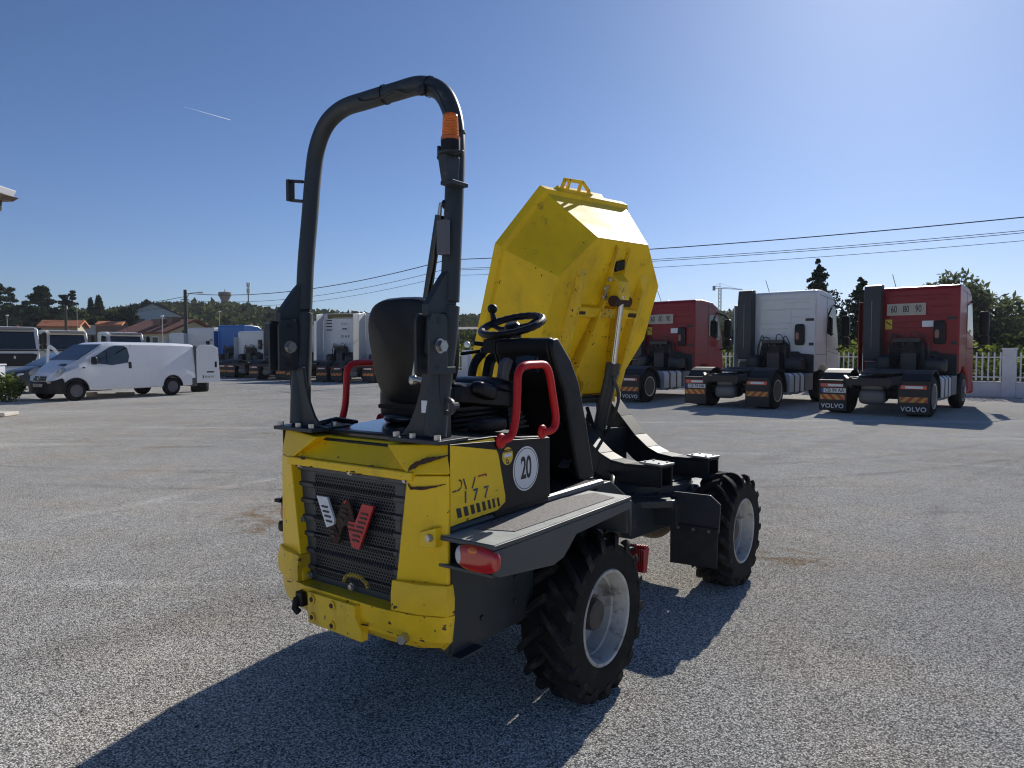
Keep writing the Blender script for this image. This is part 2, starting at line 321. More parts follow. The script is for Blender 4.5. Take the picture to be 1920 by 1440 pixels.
FLAP = mat('black_mudflap', (0.01, 0.01, 0.011), 0.55)
YREF = mat('yellow_reflective', (0.52, 0.29, 0.02), 0.3)
RREF = mat('red_reflective', (0.42, 0.025, 0.02), 0.3)
# ================================================================== ground
AS = asphalt_mat()
g = MB(); g.add([(-75, -30, 0), (60, -30, 0), (60, 12, 0), (-1.8, 41.9, 0), (-8, 62, 0), (-75, 62, 0)][:0] or [(-75, -30, 0), (36, -30, 0), (36, 9.6, 0), (-14, 50.6, 0), (-14, 64, 0), (-75, 64, 0)], [(0, 1, 2, 3, 4, 5)])
yard = g.build('asphalt_yard', AS, smooth=False); tag(yard, kind='structure')
GRASS = mat('dry_field_grass', (.075, .085, .028), .95, spec=.1, var=.5, vscale=.25, dirt=(.16, .13, .055), dscale=.12, dlo=.45, dhi=.6, bump=.6, bscale=3)
SKY_PTS = [(-400, 15), (0, 14.5), (200, 14), (300, 16), (400, 16.5), (520, 14.2), (620, 13.2), (760, 12.6), (900, 12.2), (1050, 9), (1200, 8), (1330, 14.5), (1420, 14), (1560, 8), (2000, 7), (2600, 7)]
def lerp_pts(P, x):
    if x <= P[0][0]: return P[0][1]
    for a, b in zip(P, P[1:]):
        if x <= b[0]: return a[1] + (b[1] - a[1]) * (x - a[0]) / (b[0] - a[0])
    return P[-1][1]
def hill_z(x, y):
    if y < 45: return -.02
    px = 960 + 1331 * x / max(y, 1)
    t = min(1, max(0, (y - 62) / 195)); t = t * t * (3 - 2 * t)
    if px > 1000: t = min(1, max(0, (y - 110) / 150)); t = t * t * (3 - 2 * t)
    return -.02 + t * lerp_pts(SKY_PTS, px) + t * 1.2 * (noise.noise(Vector((x * .02, y * .02, 0))))
g = MB(); nx_, ny_ = 110, 70
xs = [-420 + 900 * i / (nx_ - 1) for i in range(nx_)]; ys = [-60 + 0 * j if j == 0 else 20 + 400 * (j / (ny_ - 1)) ** 1.5 for j in range(ny_)]
g.v = [(x, y, hill_z(x, y)) for y in ys for x in xs]
g.f = [(j * nx_ + i, j * nx_ + i + 1, (j + 1) * nx_ + i + 1, (j + 1) * nx_ + i) for j in range(ny_ - 1) for i in range(nx_ - 1)]; g.mi = [0] * len(g.f)
o = g.build('hillside', GRASS, ang=180); tag(o, kind='structure')
g = MB(); g.add([(-428, -68, -.06), (498, -68, -.06), (498, 438, -.06), (-428, 438, -.06)], [(0, 1, 2, 3)]); tag(g.build('field', GRASS, smooth=False), kind='structure')

# ================================================================== foliage
L_PINE = leaf_mat('pine_needles', (.018, .032, .020), (.055, .080, .042), .15)
L_DARK = leaf_mat('dark_foliage', (.020, .036, .020), (.060, .085, .042), .2)
L_MID = leaf_mat('green_foliage', (.035, .060, .018), (.10, .125, .04), .3)
L_WIL = leaf_mat('willow_foliage', (.065, .088, .042), (.165, .185, .095), .38)
L_BR = leaf_mat('bright_leaves', (.09, .13, .02), (.24, .27, .06), .4)
L_SCR = leaf_mat('hill_scrub', (.035, .055, .02), (.115, .12, .05), .15)
L_DRY = leaf_mat('dry_grass_blades', (.16, .14, .06), (.30, .26, .12), .3)
BARK = mat('bark', (.07, .055, .045), .9, var=.3, vscale=4)
rnd = random.Random(11)
def card(b, c, s, flat=.0, el=1.0):
    n = Vector((rnd.gauss(0, 1), rnd.gauss(0, 1), rnd.gauss(0, 1) * (1 - flat) + flat * 1.5)).normalized(); u = n.orthogonal().normalized(); u = Matrix.Rotation(rnd.uniform(0, 6.28), 3, n) @ u; v = n.cross(u)
    u = u * s * rnd.uniform(.6, 1.25) * el; v = v * s * rnd.uniform(.4, .8)
    o = len(b.v); b.v += [tuple(c - u), tuple(c - v * .8 + u * .1), tuple(c + u), tuple(c + v)]; b.f.append((o, o + 1, o + 2, o + 3)); b.mi.append(0)
def blob(b, c, rad, n, s, shell=.55, flat=.0, el=1.0):
    for _ in range(n):
        d = Vector((rnd.gauss(0, 1), rnd.gauss(0, 1), rnd.gauss(0, 1))).normalized(); r = shell + (1 - shell) * rnd.random() ** .5 + rnd.gauss(0, .08)
        card(b, Vector(c) + Vector((d.x * rad[0], d.y * rad[1], d.z * rad[2])) * r, s, flat, el)
def tree(name, kind, x, y, z0, H, W, label, lm, group='trees beyond the yard', n=900, leaf=.3, seed=0):
    rnd.seed(seed + int(abs(x) * 13 + H * 7))
    t = thing(name, label, 'tree', (x, y, z0), 0, group); b = MB(); tk = MB()
    if kind == 'pine':       # bare stem, separate flat clouds of needles at the ends of limbs
        lean = rnd.uniform(-.06, .06) * H; tk.tube([V(0, 0, -.3), V(lean * .4, 0, H * .5), V(lean, 0, H * .93)], [W * .045 + .08, .06], 7, smooth=3)
        for k in range(rnd.randint(11, 14)):
            f = .42 + .56 * (k / 12); a = k * 2.4 + rnd.random(); rr_ = W * .5 * (1.0 - .62 * max(0, (f - .6) / .4)) * rnd.uniform(.45, 1.0) * (1 if f < .93 else .3)
            c = V(lean * f + rr_ * math.cos(a), rr_ * math.sin(a), H * f + rnd.uniform(-.03, .03) * H)
            tk.tube([V(lean * f, 0, H * (f - .10)), c], [.07, .03], 5)
            q = W * rnd.uniform(.13, .22); blob(b, c, (q * 1.3, q * 1.3, q * .62), int(n / 12), leaf, .3, .3)
    elif kind == 'cypress':
        tk.tube([V(0, 0, -.3), V(0, 0, H * .8)], [.18, .04], 6)
        for _ in range(n):
            f = rnd.random() ** .8; w = W * .5 * (math.sin(math.pi * min(1, (f * .86 + .14)) ** .75) ** .6) * rnd.uniform(.72, 1.04); a = rnd.uniform(0, 6.28)
            card(b, V(w * math.cos(a), w * math.sin(a), .04 * H + f * H * .96), leaf, 0)
    elif kind == 'conifer':  # drooping tiers, ragged outline
        tk.tube([V(0, 0, -.3), V(0, 0, H * .99)], [.16 + W * .02, .02], 6); m = 26
        for k in range(m):
            f = .06 + .94 * (k / m); ln = W * .5 * (1 - f) ** .92 * rnd.uniform(.55, 1.2) + .05
            for j in range(5):
                a = k * 1.9 + j * 1.256 + rnd.uniform(-.3, .3); l2 = ln * rnd.uniform(.5, 1.3); z = H * f + rnd.gauss(0, .022 * H)
                for i in range(max(2, int(n / (m * 5)))):
                    q = rnd.random() ** .7; card(b, V(l2 * q * math.cos(a), l2 * q * math.sin(a), z + .10 * l2 * math.sin(q * 3) - .12 * l2 * q) + V(rnd.gauss(0, .12 * ln), rnd.gauss(0, .12 * ln), rnd.gauss(0, .07 * ln)), leaf, .2)
    else:                    # broad crown of clumps
        tk.tube([V(0, 0, -.3), V(rnd.uniform(-.1, .1), 0, H * .55)], [.10 + W * .03, .06], 7)
        for k in range(16):
            a = rnd.uniform(0, 6.28); f = rnd.random(); rr_ = W * .5 * math.sqrt(rnd.random()) * .8 * math.sin(math.pi * (.18 + .72 * f)) ** .6; c = V(rr_ * math.cos(a), rr_ * math.sin(a), H * (.26 + .60 * f))
            if k < 7: tk.tube([V(0, 0, H * .25), c], [.07, .02], 5)
            q = W * rnd.uniform(.13, .25); blob(b, c, (q, q, q * .85), int(n / 16), leaf, .35, 0, 1.5 if kind == 'willow' else 1)
        blob(b, V(0, 0, H * .5), (W * .34, W * .34, H * .34), int(n / 5), leaf, .2)
    tk.build('trunk', BARK, t); b.build('crown', lm, t, smooth=False, recalc=False)
    return t
T = tree
def atp(px, Y): return (px - 960) / 1331 * Y
def zat(py, Y): return 1.55 + (662 - py) / 1331 * Y
def ptree(name, kind, px, Y, ytop, wpx, label, lm, base=None, **k):
    x = atp(px, Y); z0 = hill_z(x, Y) if base is None else base; H = zat(ytop, Y) - z0; return tree(name, kind, x, Y, z0, H, wpx / 1331 * Y, label, lm, **k)
G1 = 'pines on the skyline at the far left'
ptree('pine_tree', 'pine', 2, 120, 536, 44, 'tall pine cut off by the left edge of the photo', L_PINE, group=G1, leaf=.27, n=1800)
ptree('pine_tree', 'pine', 26, 125, 546, 24, 'slim open pine, second from the left on the skyline', L_PINE, group=G1, leaf=.27, n=1200)
ptree('pine_tree', 'pine', 82, 112, 542, 50, 'big dark pine with the broadest crown above the left trucks', L_PINE, group=G1, leaf=.27, n=3000, seed=3)
ptree('pine_tree', 'pine', 55, 115, 560, 36, 'low dark pine just left of the broadest pine', L_PINE, group=G1, leaf=.27, n=1800)
ptree('pine_tree', 'pine', 128, 118, 553, 26, 'thin two-headed pine right of the dark pole, left stem', L_PINE, group=G1, leaf=.27, n=1040, seed=5)
ptree('pine_tree', 'pine', 143, 118, 551, 22, 'thin pine with small clouds of needles, left of the cypresses', L_PINE, group=G1, leaf=.27, n=1040, seed=8)
ptree('cypress_tree', 'cypress', 173, 125, 561, 13, 'smaller dark cypress column, left one of the pair', L_DARK, group='cypresses on the hill', leaf=.4, n=900)
ptree('cypress_tree', 'cypress', 188, 122, 557, 19, 'larger rounded dark cypress, right one of the pair', L_DARK, group='cypresses on the hill', leaf=.42, n=1300)
G2 = 'dark trees along the foot of the hill'
for i, (px, Y, yt, w, lb, lm_) in enumerate((
    (10, 110, 572, 60, 'dark round tree at the left edge below the tall pine', L_DARK), (40, 108, 574, 56, 'dark tree under the slim open pine', L_DARK), (72, 104, 570, 60, 'dense dark tree under the broadest pine', L_PINE),
    (104, 106, 572, 52, 'dark tree behind the dark wooden pole', L_DARK), (148, 112, 573, 46, 'mid green tree under the thin pines', L_MID), (205, 112, 575, 40, 'green tree right of the larger cypress', L_MID),
    (228, 110, 574, 44, 'dark green tree left of the white hillside house', L_DARK), (246, 108, 570, 26, 'narrow grey-green tree beside the white hillside house', L_DARK),
    (262, 150, 567, 34, 'dark tree behind the left end of the hillside house', L_PINE), (284, 150, 562, 46, 'big rounded black-green tree behind the hillside house', L_PINE), (305, 152, 575, 34, 'low dark tree right of the big rounded tree', L_DARK),
    (186, 108, 590, 40, 'low shrubby tree in front of the cypresses', L_MID), (118, 104, 590, 40, 'low dark tree above the long orange roof', L_DARK), (20, 100, 592, 60, 'shrubby dark tree behind the leftmost truck', L_DARK))):
    ptree('broadleaf_tree', 'broad', px, Y, yt, w, lb, lm_, group=G2, leaf=.5, n=1100, seed=i)
for i, (px, Y, yt, w, lb) in enumerate(((462, 190, 574, 12, 'small pointed tree on the skyline beside the tall mast'), (508, 170, 588, 24, 'round tree on the skyline left of the roll bar'), (545, 160, 590, 30, 'skyline tree just left of the roll bar'))):
    ptree('skyline_tree', 'broad', px, Y, yt, w, lb, L_DARK, group='small trees on the middle skyline', leaf=.6, n=500, seed=i)
# trees behind the right hand fence
GR = 'trees behind the fence on the right'
ptree('conifer_tree', 'conifer', 1532, 44, 489, 175, 'tall pointed conifer rising behind the white tractor unit', L_PINE, base=0, group=GR, n=9000, leaf=.11)
ptree('conifer_tree', 'conifer', 1612, 47, 520, 180, 'broad dark conifer left of the near red tractor unit', L_PINE, base=0, group=GR, n=9000, leaf=.12, seed=4)
ptree('conifer_tree', 'conifer', 1578, 46, 585, 110, 'low dark conifer filling the gap between white and red trucks', L_PINE, base=0, group=GR, n=3600, leaf=.18, seed=6)
ptree('willow_tree', 'willow', 1806, 52, 514, 215, 'wide grey-green willow behind the near red tractor unit', L_WIL, base=0, group=GR, n=6500, leaf=.2, seed=2)
ptree('willow_tree', 'willow', 1722, 56, 524, 90, 'grey-green willow top showing over the near red cab roof', L_WIL, base=0, group=GR, n=2600, leaf=.2, seed=9)
for i, (px, Y, yt, w, lb, lm_) in enumerate((
    (1875, 56, 590, 110, 'dark round tree right of the willow', L_MID), (1930, 62, 583, 120, 'green tree cut off by the right edge of the photo', L_MID), (1850, 48, 612, 90, 'shaded round tree beside the mirror of the near red truck', L_DARK),
    (1370, 60, 612, 70, 'green tree between the far red truck and the white truck', L_MID), (1340, 75, 600, 90, 'dark tree behind the far red truck', L_DARK), (1905, 45, 622, 80, 'yellow-green bushy tree above the right pillar', L_MID))):
    ptree('broadleaf_tree', 'broad', px, Y, yt, w, lb, lm_, base=0, group=GR, n=3000, leaf=.17, seed=20 + i)
for i, (px, w) in enumerate(((700, 120), (800, 120), (880, 110), (960, 120), (1060, 130), (1160, 130))):
    ptree('broadleaf_tree', 'broad', px, 85, 624, w * .9, ['shaded olive tree hidden mostly by the seat', 'olive tree behind the right roll bar post', 'olive coloured tree seen between roll bar and steering wheel', 'olive tree behind the steering wheel', 'olive tree behind the skip', 'olive tree behind the lower skip'][i], L_MID, base=0, group='olive trees behind the middle fence', n=1500, leaf=.32, seed=40 + i)
# scrub covering the hill : uncountable
b = MB(); rnd.seed(3)
for _ in range(4200):
    y = 85 + 220 * rnd.random() ** .9; px = rnd.uniform(-60, 1450); x = atp(px, y); z = hill_z(x, y); r = rnd.uniform(.8, 2.3) * (.7 + y / 300)
    if z < .5: continue
    blob(b, V(x, y, z + r * .2), (r, r, r * .62), 15, r * .42, .8)
o = b.build('hillside_scrub', L_SCR, smooth=False, recalc=False); tag(o, 'rounded green scrub covering the far hillside', 'scrub', kind='stuff')
# hedge and weeds behind the fence
FD = V(.7735, -.6347, 0); FO = V(-2.6, 41.18, 0); FN = V(.6347, .7735, 0)
b = MB(); rnd.seed(9)
for _ in range(2600):
    s = rnd.uniform(-14, 42); d = rnd.uniform(.7, 3.4); p = FO + FD * s + FN * d; h = .35 + .55 * d * rnd.random() + (.3 if s < 12 else 0) * rnd.random(); blob(b, V(p.x, p.y, h * .7), (.45, .45, h * .7), 14, .10, .6)
o = b.build('hedge', L_MID, smooth=False, recalc=False); tag(o, 'tangled green hedge growing along the back of the white fence', 'hedge', kind='stuff')
b = MB()
for _ in range(420):
    s = rnd.uniform(-14, 42); d = rnd.uniform(.35, 1.6); p = FO + FD * s + FN * d; blob(b, V(p.x, p.y, rnd.uniform(1.0, 1.85)), (.35, .35, .3), 12, .09, .4)
o = b.build('creeper', L_BR, smooth=False, recalc=False); tag(o, 'sunlit yellow-green shoots rising above the white fence', 'creeper', kind='stuff')
b = MB()
for _ in range(16000):
    s = rnd.uniform(-14, 42); d = rnd.uniform(.25, 5); p = FO + FD * s + FN * d; h = rnd.uniform(.2, .75); a = rnd.uniform(0, 3.14); w = .02
    q = V(math.cos(a) * w, math.sin(a) * w, 0); tp = V(rnd.gauss(0, .08), rnd.gauss(0, .08), h); oo = len(b.v); b.v += [tuple(p - q), tuple(p + q), tuple(p + tp)]; b.f.append((oo, oo + 1, oo + 2)); b.mi.append(0)
o = b.build('dry_grass', L_DRY, smooth=False, recalc=False); tag(o, 'dry straw coloured grass behind the fence', 'grass', kind='stuff')

# ================================================================== fence
FW = mat('white_masonry_paint', (.62, .64, .68), .8, var=.1, vscale=2, dirt=(.35, .34, .33), dscale=1.6, dlo=.55, dhi=.8)
FR = mat('white_railing_paint', (.66, .68, .70), .5)
FZ = math.atan2(FD.y, FD.x)
def bay(n, label):
    p = FO + FD * 6.455 * n; t = thing('fence_bay', label, 'fence', p, FZ, 'bays of the white roadside fence')
    b = MB(); b.bb(.20, 6.255, -.10, .10, 0, .50); b.bb(.20, 6.255, -.125, .125, .50, .545); b.build('low_wall', FW, t, .012)
    b = MB(); b.bb(-.20, .20, -.20, .20, 0, 1.66); b.bb(-.225, .225, -.225, .225, 1.66, 1.72); b.build('pillar', FW, t, .015)
    b = MB(); b.bb(.20, 6.255, -.02, .02, .68, .72); b.bb(.20, 6.255, -.02, .02, 1.38, 1.42)
    x = .32
    while x < 6.2: b.prism([(x - .025, .58), (x + .025, .58), (x + .025, 1.55), (x, 1.60), (x - .025, 1.55)], .022, .036); x += .178
    b.build('railing', FR, t, smooth=False); return t
bl = ['fence bay left of the round lamp, partly behind the white trucks', 'fence bay ending at the pillar with the round lamp', 'fence bay just right of the round lamp, behind the skip', 'fence bay behind the far red truck', 'fence bay between far red and white trucks', 'fence bay between the white truck and the near red truck', 'fence bay right of the wide white pillar', 'fence bay running out of the photo on the right']
for i, n in enumerate((-2, -1, 0, 1, 2, 3, 4, 5)): bay(n, bl[i])
t = thing('globe_lamp', 'white globe lamp on top of a fence pillar beside the yellow skip', 'lamp', FO + V(0, 0, 1.72))
b = MB(); b.tube([V(0, 0, 0), V(0, 0, .16)], [.06, .045], 10); b.build('lamp_base', BLK, t)
b = MB(); b.lathe([(0, 0), (.10, .02), (.165, .09), (.19, .18), (.165, .27), (.10, .345), (0, .365)], (0, 0, .14), (0, 0, 1), 20); b.build('globe', mat('opal_globe', (.75, .77, .8), .3, spec=.5), t, ang=80)

# ================================================================== poles, lines, masts
POLE = mat('weathered_pole', (.05, .045, .04), .85, var=.3, vscale=3)
CONC = mat('pale_concrete_pole', (.34, .34, .33), .8, var=.1)
p1 = V(atp(350, 55), 55, 0); p2 = V(atp(839, 38), 38, 0); p3 = V(20.6, 24, 0); p0 = V(-50, 62, 0)
t = thing('utility_pole', 'dark utility pole with a street light arm, above the red tiled house', 'pole', p1)
b = MB(); b.tube([V(0, 0, 0), V(0, 0, 6.42)], [.17, .12], 10); b.bb(-.35, .30, -.04, .04, 5.62, 5.68); b.build('mast', POLE, t)
b = MB(); b.tube([V(.08, 0, 5.6), V(.25, 0, 6.05), V(.55, 0, 6.17), V(1.0, 0, 6.2)], .035, 8, smooth=4); la = b.build('lamp_arm', CONC, t)
b = MB(); b.sell((1.15, 0, 6.2), (.28, .12, .07), .8); b.build('lamp_head', mat('lamp_housing', (.5, .5, .5), .4), la)
t = thing('utility_pole', 'utility pole hidden behind the right roll bar post, carrying the lines', 'pole', p2); b = MB(); b.tube([V(0, 0, 0), V(0, 0, 6.75)], [.16, .11], 10); b.build('mast', CONC, t)
t = thing('utility_pole', 'thin dark wooden pole in front of the long orange roofed building', 'pole', (atp(126, 62), 62, 0)); b = MB(); b.tube([V(0, 0, 0), V(0, 0, zat(573, 62))], [.14, .10], 8); b.build('mast', POLE, t)
for px, yt, Y, lb in ((413, 585, 80, 'pale thin lamp post above the blue cab'), (306, 593, 62, 'pale lamp post in front of the red tiled house'), (16, 592, 70, 'leaning lamp post above the leftmost truck'), (147, 573, 90, 'small lamp post among the thin pines')):
    t = thing('lamp_post', lb, 'lamp post', (atp(px, Y), Y, 0), 0, 'small street lamps in the background'); h = zat(yt, Y)
    b = MB(); b.tube([V(0, 0, 0), V(0, 0, h)], [.05, .035], 6); b.build('post', CONC, t); b = MB(); b.sell((0, 0, h), (.14, .12, .08), .8); b.build('lamp_head', FR, t)
def wire(a, c, sag, r, label):
    pts = [a.lerp(c, i / 24) - V(0, 0, 4 * sag * (i / 24) * (1 - i / 24)) for i in range(25)]
    b = MB(); b.tube(pts, r, 5); o = b.build('overhead_cable', mat('cable_black', (.02, .02, .022), .6)); tag(o, label, 'cable', 'overhead cables across the yard')
nm = ['thick twisted top cable', 'second cable from the top', 'thin cable paired under the second', 'lowest thin cable']
for i, (z, r) in enumerate(((6.45, .021), (5.98, .012), (5.90, .012), (5.62, .010))):
    wire(p2 + V(0, 0, z + .05), p3 + V(0, 0, z), .25, r, nm[i] + ' on the right side of the sky')
    if i != 2: wire(p1 + V(0, 0, (6.15, 5.65, 0, 5.35)[i]), p2 + V(0, 0, z + .05), .75, r * 1.1, nm[i] + ' between the utility pole and the roll bar')
    if i != 2: wire(p0 + V(0, 0, (4.4, 4.0, 0, 3.9)[i]), p1 + V(0, 0, (5.9, 5.4, 0, 5.3)[i]), .5, r, nm[i] + ' left of the utility pole')
# water tower, mast, crane
t = thing('water_tower', 'brown concrete water tower with a flared head on the skyline', 'water tower', (atp(424, 300), 300, 12))
b = MB(); hz = zat(548, 300) - 12; b.lathe([(1.5, 0), (1.35, hz * .62), (1.45, hz * .74), (2.2, hz * .86), (2.6, hz * .9), (2.6, hz * .985), (1.5, hz), (0, hz)], (0, 0, 0), (0, 0, 1), 20); b.tube([V(0, 0, hz), V(0, 0, hz + 1)], .2, 5); b.build('tower_shaft', mat('brown_concrete', (.22, .16, .13), .9, var=.2, vscale=.5), t)
t = thing('radio_mast', 'tall thin grey radio mast on the skyline', 'mast', (atp(468, 260), 260, 12)); b = MB(); hz = zat(531, 260) - 12
b.tube([V(0, 0, 0), V(0, 0, hz)], [.38, .2], 6); b.build('mast', CONC, t); b = MB()
for a in (0, 2.1, 4.2):
    for z in (.95, .8): b.box((.55 * math.cos(a), .55 * math.sin(a), hz * z), (.3, .3, 1.8))
b.build('antenna_panels', FR, t)
t = thing('tower_crane', 'distant tower crane above the far red cab', 'crane', (atp(1348, 300), 300, 0)); hz = zat(541, 300); CR = mat('crane_grey', (.22, .22, .22), .6)
b = MB()
for sx in (-.5, .5):
    for sy in (-.5, .5): b.tube([V(sx, sy, 0), V(sx, sy, hz)], .10, 4)
for k in range(int(hz / 1.6)): z = k * 1.6; b.tube([V(-.5, -.5, z), V(.5, -.5, z + 1.6)], .07, 4); b.tube([V(.5, .5, z), V(-.5, .5, z + 1.6)], .07, 4)
b.build('mast', CR, t)
b = MB(); b.tube([V(-2.6, 0, hz), V(9.5, 0, hz - .6)], .12, 4); b.tube([V(-2.6, 0, hz + .8), V(9.5, 0, hz - .5)], .08, 4); b.tube([V(0, 0, hz), V(0, 0, hz + 2)], .12, 4); b.tube([V(0, 0, hz + 2), V(6.5, 0, hz - .1)], .04, 4); b.tube([V(0, 0, hz + 2), V(-2.5, 0, hz + .6)], .04, 4); b.bb(-3.0, -2.0, -.4, .4, hz - 1, hz + .9); b.build('jib', CR, t)
# contrails
for a, c, lb in (((355, 208), (440, 232), 'short thin white vapour trail high in the left sky'), ((1735, 457), (1765, 455), 'tiny vapour trail between the cables on the right')):
    pa = V(atp(a[0], 2000), 2000, zat(a[1], 2000)); pc = V(atp(c[0], 2000), 2000, zat(c[1], 2000)); b = MB(); b.tube([pa, pa.lerp(pc, .5), pc], [.1, .45, .8], 6); o = b.build('vapour_trail', leaf_mat('vapour', (.95, .95, .97), (.95, .95, .97), .85)); tag(o, lb, 'vapour trail')

# ================================================================== houses and walls
TILE = mat('red_roof_tiles', (.17, .055, .038), .85, var=.3, vscale=2.5, bump=.6, bscale=12)
TILEO = mat('orange_roof_tiles', (.50, .17, .07), .85, var=.15, vscale=2)
CREAM = mat('cream_render', (.50, .45, .33), .9, var=.06)
OFFW = mat('white_render', (.62, .62, .60), .9, var=.06)
PINK = mat('pink_render', (.42, .28, .24), .9)
SLATE = mat('dark_slate_roof', (.06, .05, .055), .8, var=.2)
WIN = mat('dark_window', (.03, .03, .035), .2)
def house(label, cx, cy, z0, L, W, hw, hr, rz, wallm, roofm, wins=(), chim=(), gablewins=(), ov=.4):
    t = thing('house', label, 'house', (cx, cy, z0), rz, 'houses beyond the yard')
    b = MB(); b.prism([(-W / 2, -1), (W / 2, -1), (W / 2, hw), (0, hr), (-W / 2, hw)], -L / 2, L / 2, 'x'); b.build('walls', wallm, t, smooth=False)
    b = MB(); th = .22
    for s in (1, -1): b.prism([(0, hr + .04), (s * (W / 2 + ov), hw - ov * (hr - hw) / (W / 2) + .04), (s * (W / 2 + ov), hw - ov * (hr - hw) / (W / 2) + .04 + th), (0, hr + .04 + th)], -L / 2 - ov, L / 2 + ov, 'x')
    r = b.build('roof', roofm, t, smooth=False)
    for x, z, w, h in wins:
        b = MB(); b.bb(x - w / 2, x + w / 2, -W / 2 - .03, -W / 2 + .02, z, z + h); f = b.build('window', OFFW if wallm is not OFFW else WIN, t, smooth=False)
        b = MB(); b.bb(x - w / 2 + .1, x + w / 2 - .1, -W / 2 - .05, -W / 2 - .031, z + .1, z + h - .1); b.build('pane', WIN, f, smooth=False)
    for y, z, w, h in gablewins:
        b = MB(); b.bb(L / 2 - .02, L / 2 + .04, y - w / 2, y + w / 2, z, z + h); b.build('window', WIN, t, smooth=False)
    for x, y, w, h in chim:
        b = MB(); b.bb(x - w / 2, x + w / 2, y - .5, y + .5, hw, h); b.bb(x - w / 2 - .1, x + w / 2 + .1, y - .6, y + .6, h, h + .2); b.build('chimney', mat('chimney_render', (.2, .13, .10), .9), r, smooth=False)
    return t
house('long low house with a dull red tiled roof and two chimneys', -35.7, 74.2, 0, 7.4, 6.0, 3.55, 4.75, R(-28), CREAM, TILE, wins=((-2.3, 1.9, 1.0, 1.3), (-.3, 1.8, 1.3, 1.5), (1.9, 1.9, 1.0, 1.3)), chim=((.3, -1.2, 1.2, 4.8), (2.0, -1.0, .8, 5.0)), gablewins=((-.9, 3.15, .8, .7), (1.0, 3.15, .8, .6)))
house('white hillside house with a dark roof and arched windows', atp(288, 130), 130, 5.4, 7, 9, 2.9, 4.9, R(-62), OFFW, SLATE, wins=((-1.6, .6, 1.0, 1.4), (1.4, .6, 1.0, 1.4)), gablewins=((-1.8, .7, 1, 1.5), (1.8, .7, 1, 1.5)))
house('dark roofed wing of the white hillside house', atp(268, 131), 133, 5.0, 8, 7, 2.6, 4.6, R(10), OFFW, SLATE, wins=((-1.5, .6, 1.2, 1), (1.5, .6, 1.2, 1)))
house('long low cream building with a bright orange tiled roof', atp(113, 92), 93, 3.6, 4.3, 2.6, 1.35, 2.0, R(10), CREAM, TILEO, wins=((-1.0, .3, .8, .5), (.9, .3, .8, .5)))
house('small orange roofed row above the grey wall', atp(205, 105), 106, 4.3, 2.9, 2.2, 1.35, 1.75, R(10), OFFW, TILEO, wins=((-1.0, .3, .8, .5), (0, .3, .8, .5), (1.0, .3, .8, .5)))
house('pale flat shed left of the small orange roofed row', atp(176, 105), 106, 4.4, 1.6, 3, .9, 1.0, R(-4), OFFW, OFFW)
house('pink house on the skyline beside the water tower', atp(441, 290), 290, 14.5, 6, 7, 3.0, 4.8, R(20), PINK, mat('pink_tiles', (.33, .17, .13), .9), wins=((0, 1, 1.5, 1.2),))
house('pale house on the skyline right of the mast', atp(478, 270), 272, 12.0, 8, 7, 2.4, 4.0, R(-15), OFFW, mat('grey_tiles', (.22, .2, .19), .9), wins=((-1, 1, 1.2, 1), (1.6, 1, 1.2, 1)))
house('distant flat roofed block right of the far red cab', atp(1358, 250), 252, 11.0, 3.5, 5, 4.6, 4.9, R(0), OFFW, OFFW, wins=((0, 2.5, 1.2, 1),))
b = MB(); b.bb(-.0, 28, -.2, .2, 0, 3.6); o = b.build('retaining_wall', mat('grey_brown_wall', (.16, .13, .11), .9, var=.2, vscale=.8), smooth=False); o.location = (-60, 80, 0); o.rotation_euler = (0, 0, R(-3)); tag(o, 'long grey-brown retaining wall behind the parked trucks', 'wall')
b = MB(); b.bb(0, 10.5, -.2, .2, 0, 2.0); o = b.build('retaining_wall', mat('brown_block_wall', (.20, .14, .11), .9, var=.15, vscale=1), smooth=False); o.location = (atp(183, 96), 96, 3.2); tag(o, 'higher brown wall below the small orange roofed row', 'wall')
b = MB(); b.bb(-30, 6, -1.5, 1.5, 0, 2.6); b.prism([(-2.2, 2.6), (2.2, 2.6), (0, 3.1)], -30.5, 6.5, 'x'); o = b.build('long_shed', mat('grey_roof_sheet', (.25, .22, .21), .8), smooth=False); o.location = (-2, 130, 3.2); tag(o, 'long grey roofed shed beyond the trees, behind the right roll bar post', 'shed')

# eave of the building at the left edge
t = thing('site_building', 'corner of a white roof with brown gutter at the left edge of the photo', 'building', (0, 0, 0))
b = MB(); b.hexa([(-14, 8.5, 4.02), (-8.95, 8.5, 4.02), (-8.95, 12.05, 4.05), (-14, 12.05, 4.05), (-14, 8.5, 4.40), (-8.50, 8.5, 4.34), (-8.62, 12.4, 4.34), (-14, 12.4, 4.60)]); b.hexa([(-14, 8.5, 4.341), (-8.50, 8.5, 4.24), (-8.62, 12.4, 4.24), (-14, 12.4, 4.34), (-14, 8.5, 4.66), (-8.46, 8.5, 4.352), (-8.58, 12.43, 4.352), (-14, 12.43, 4.66)])
b.build('fascia', mat('white_fascia', (.62, .64, .68), .6), t, .01)
b = MB(); b.hexa([(-14, 12.1, 4.00), (-8.62, 12.1, 4.14), (-8.55, 12.3, 4.14), (-14, 12.3, 4.00), (-14, 12.05, 4.10), (-8.55, 12.05, 4.22), (-8.48, 12.36, 4.22), (-14, 12.36, 4.10)]); b.build('gutter', mat('brown_gutter', (.12, .08, .06), .5, var=.2), t, .01)
b = MB(); b.tube([V(-8.72, 12.2, 4.14), V(-8.74, 12.2, 4.04), V(-8.86, 12.2, 3.98), V(-10.3, 12.2, 3.94)], .04, 8, smooth=3); b.build('downpipe', mat('brown_pipe', (.06, .045, .04), .5), t)
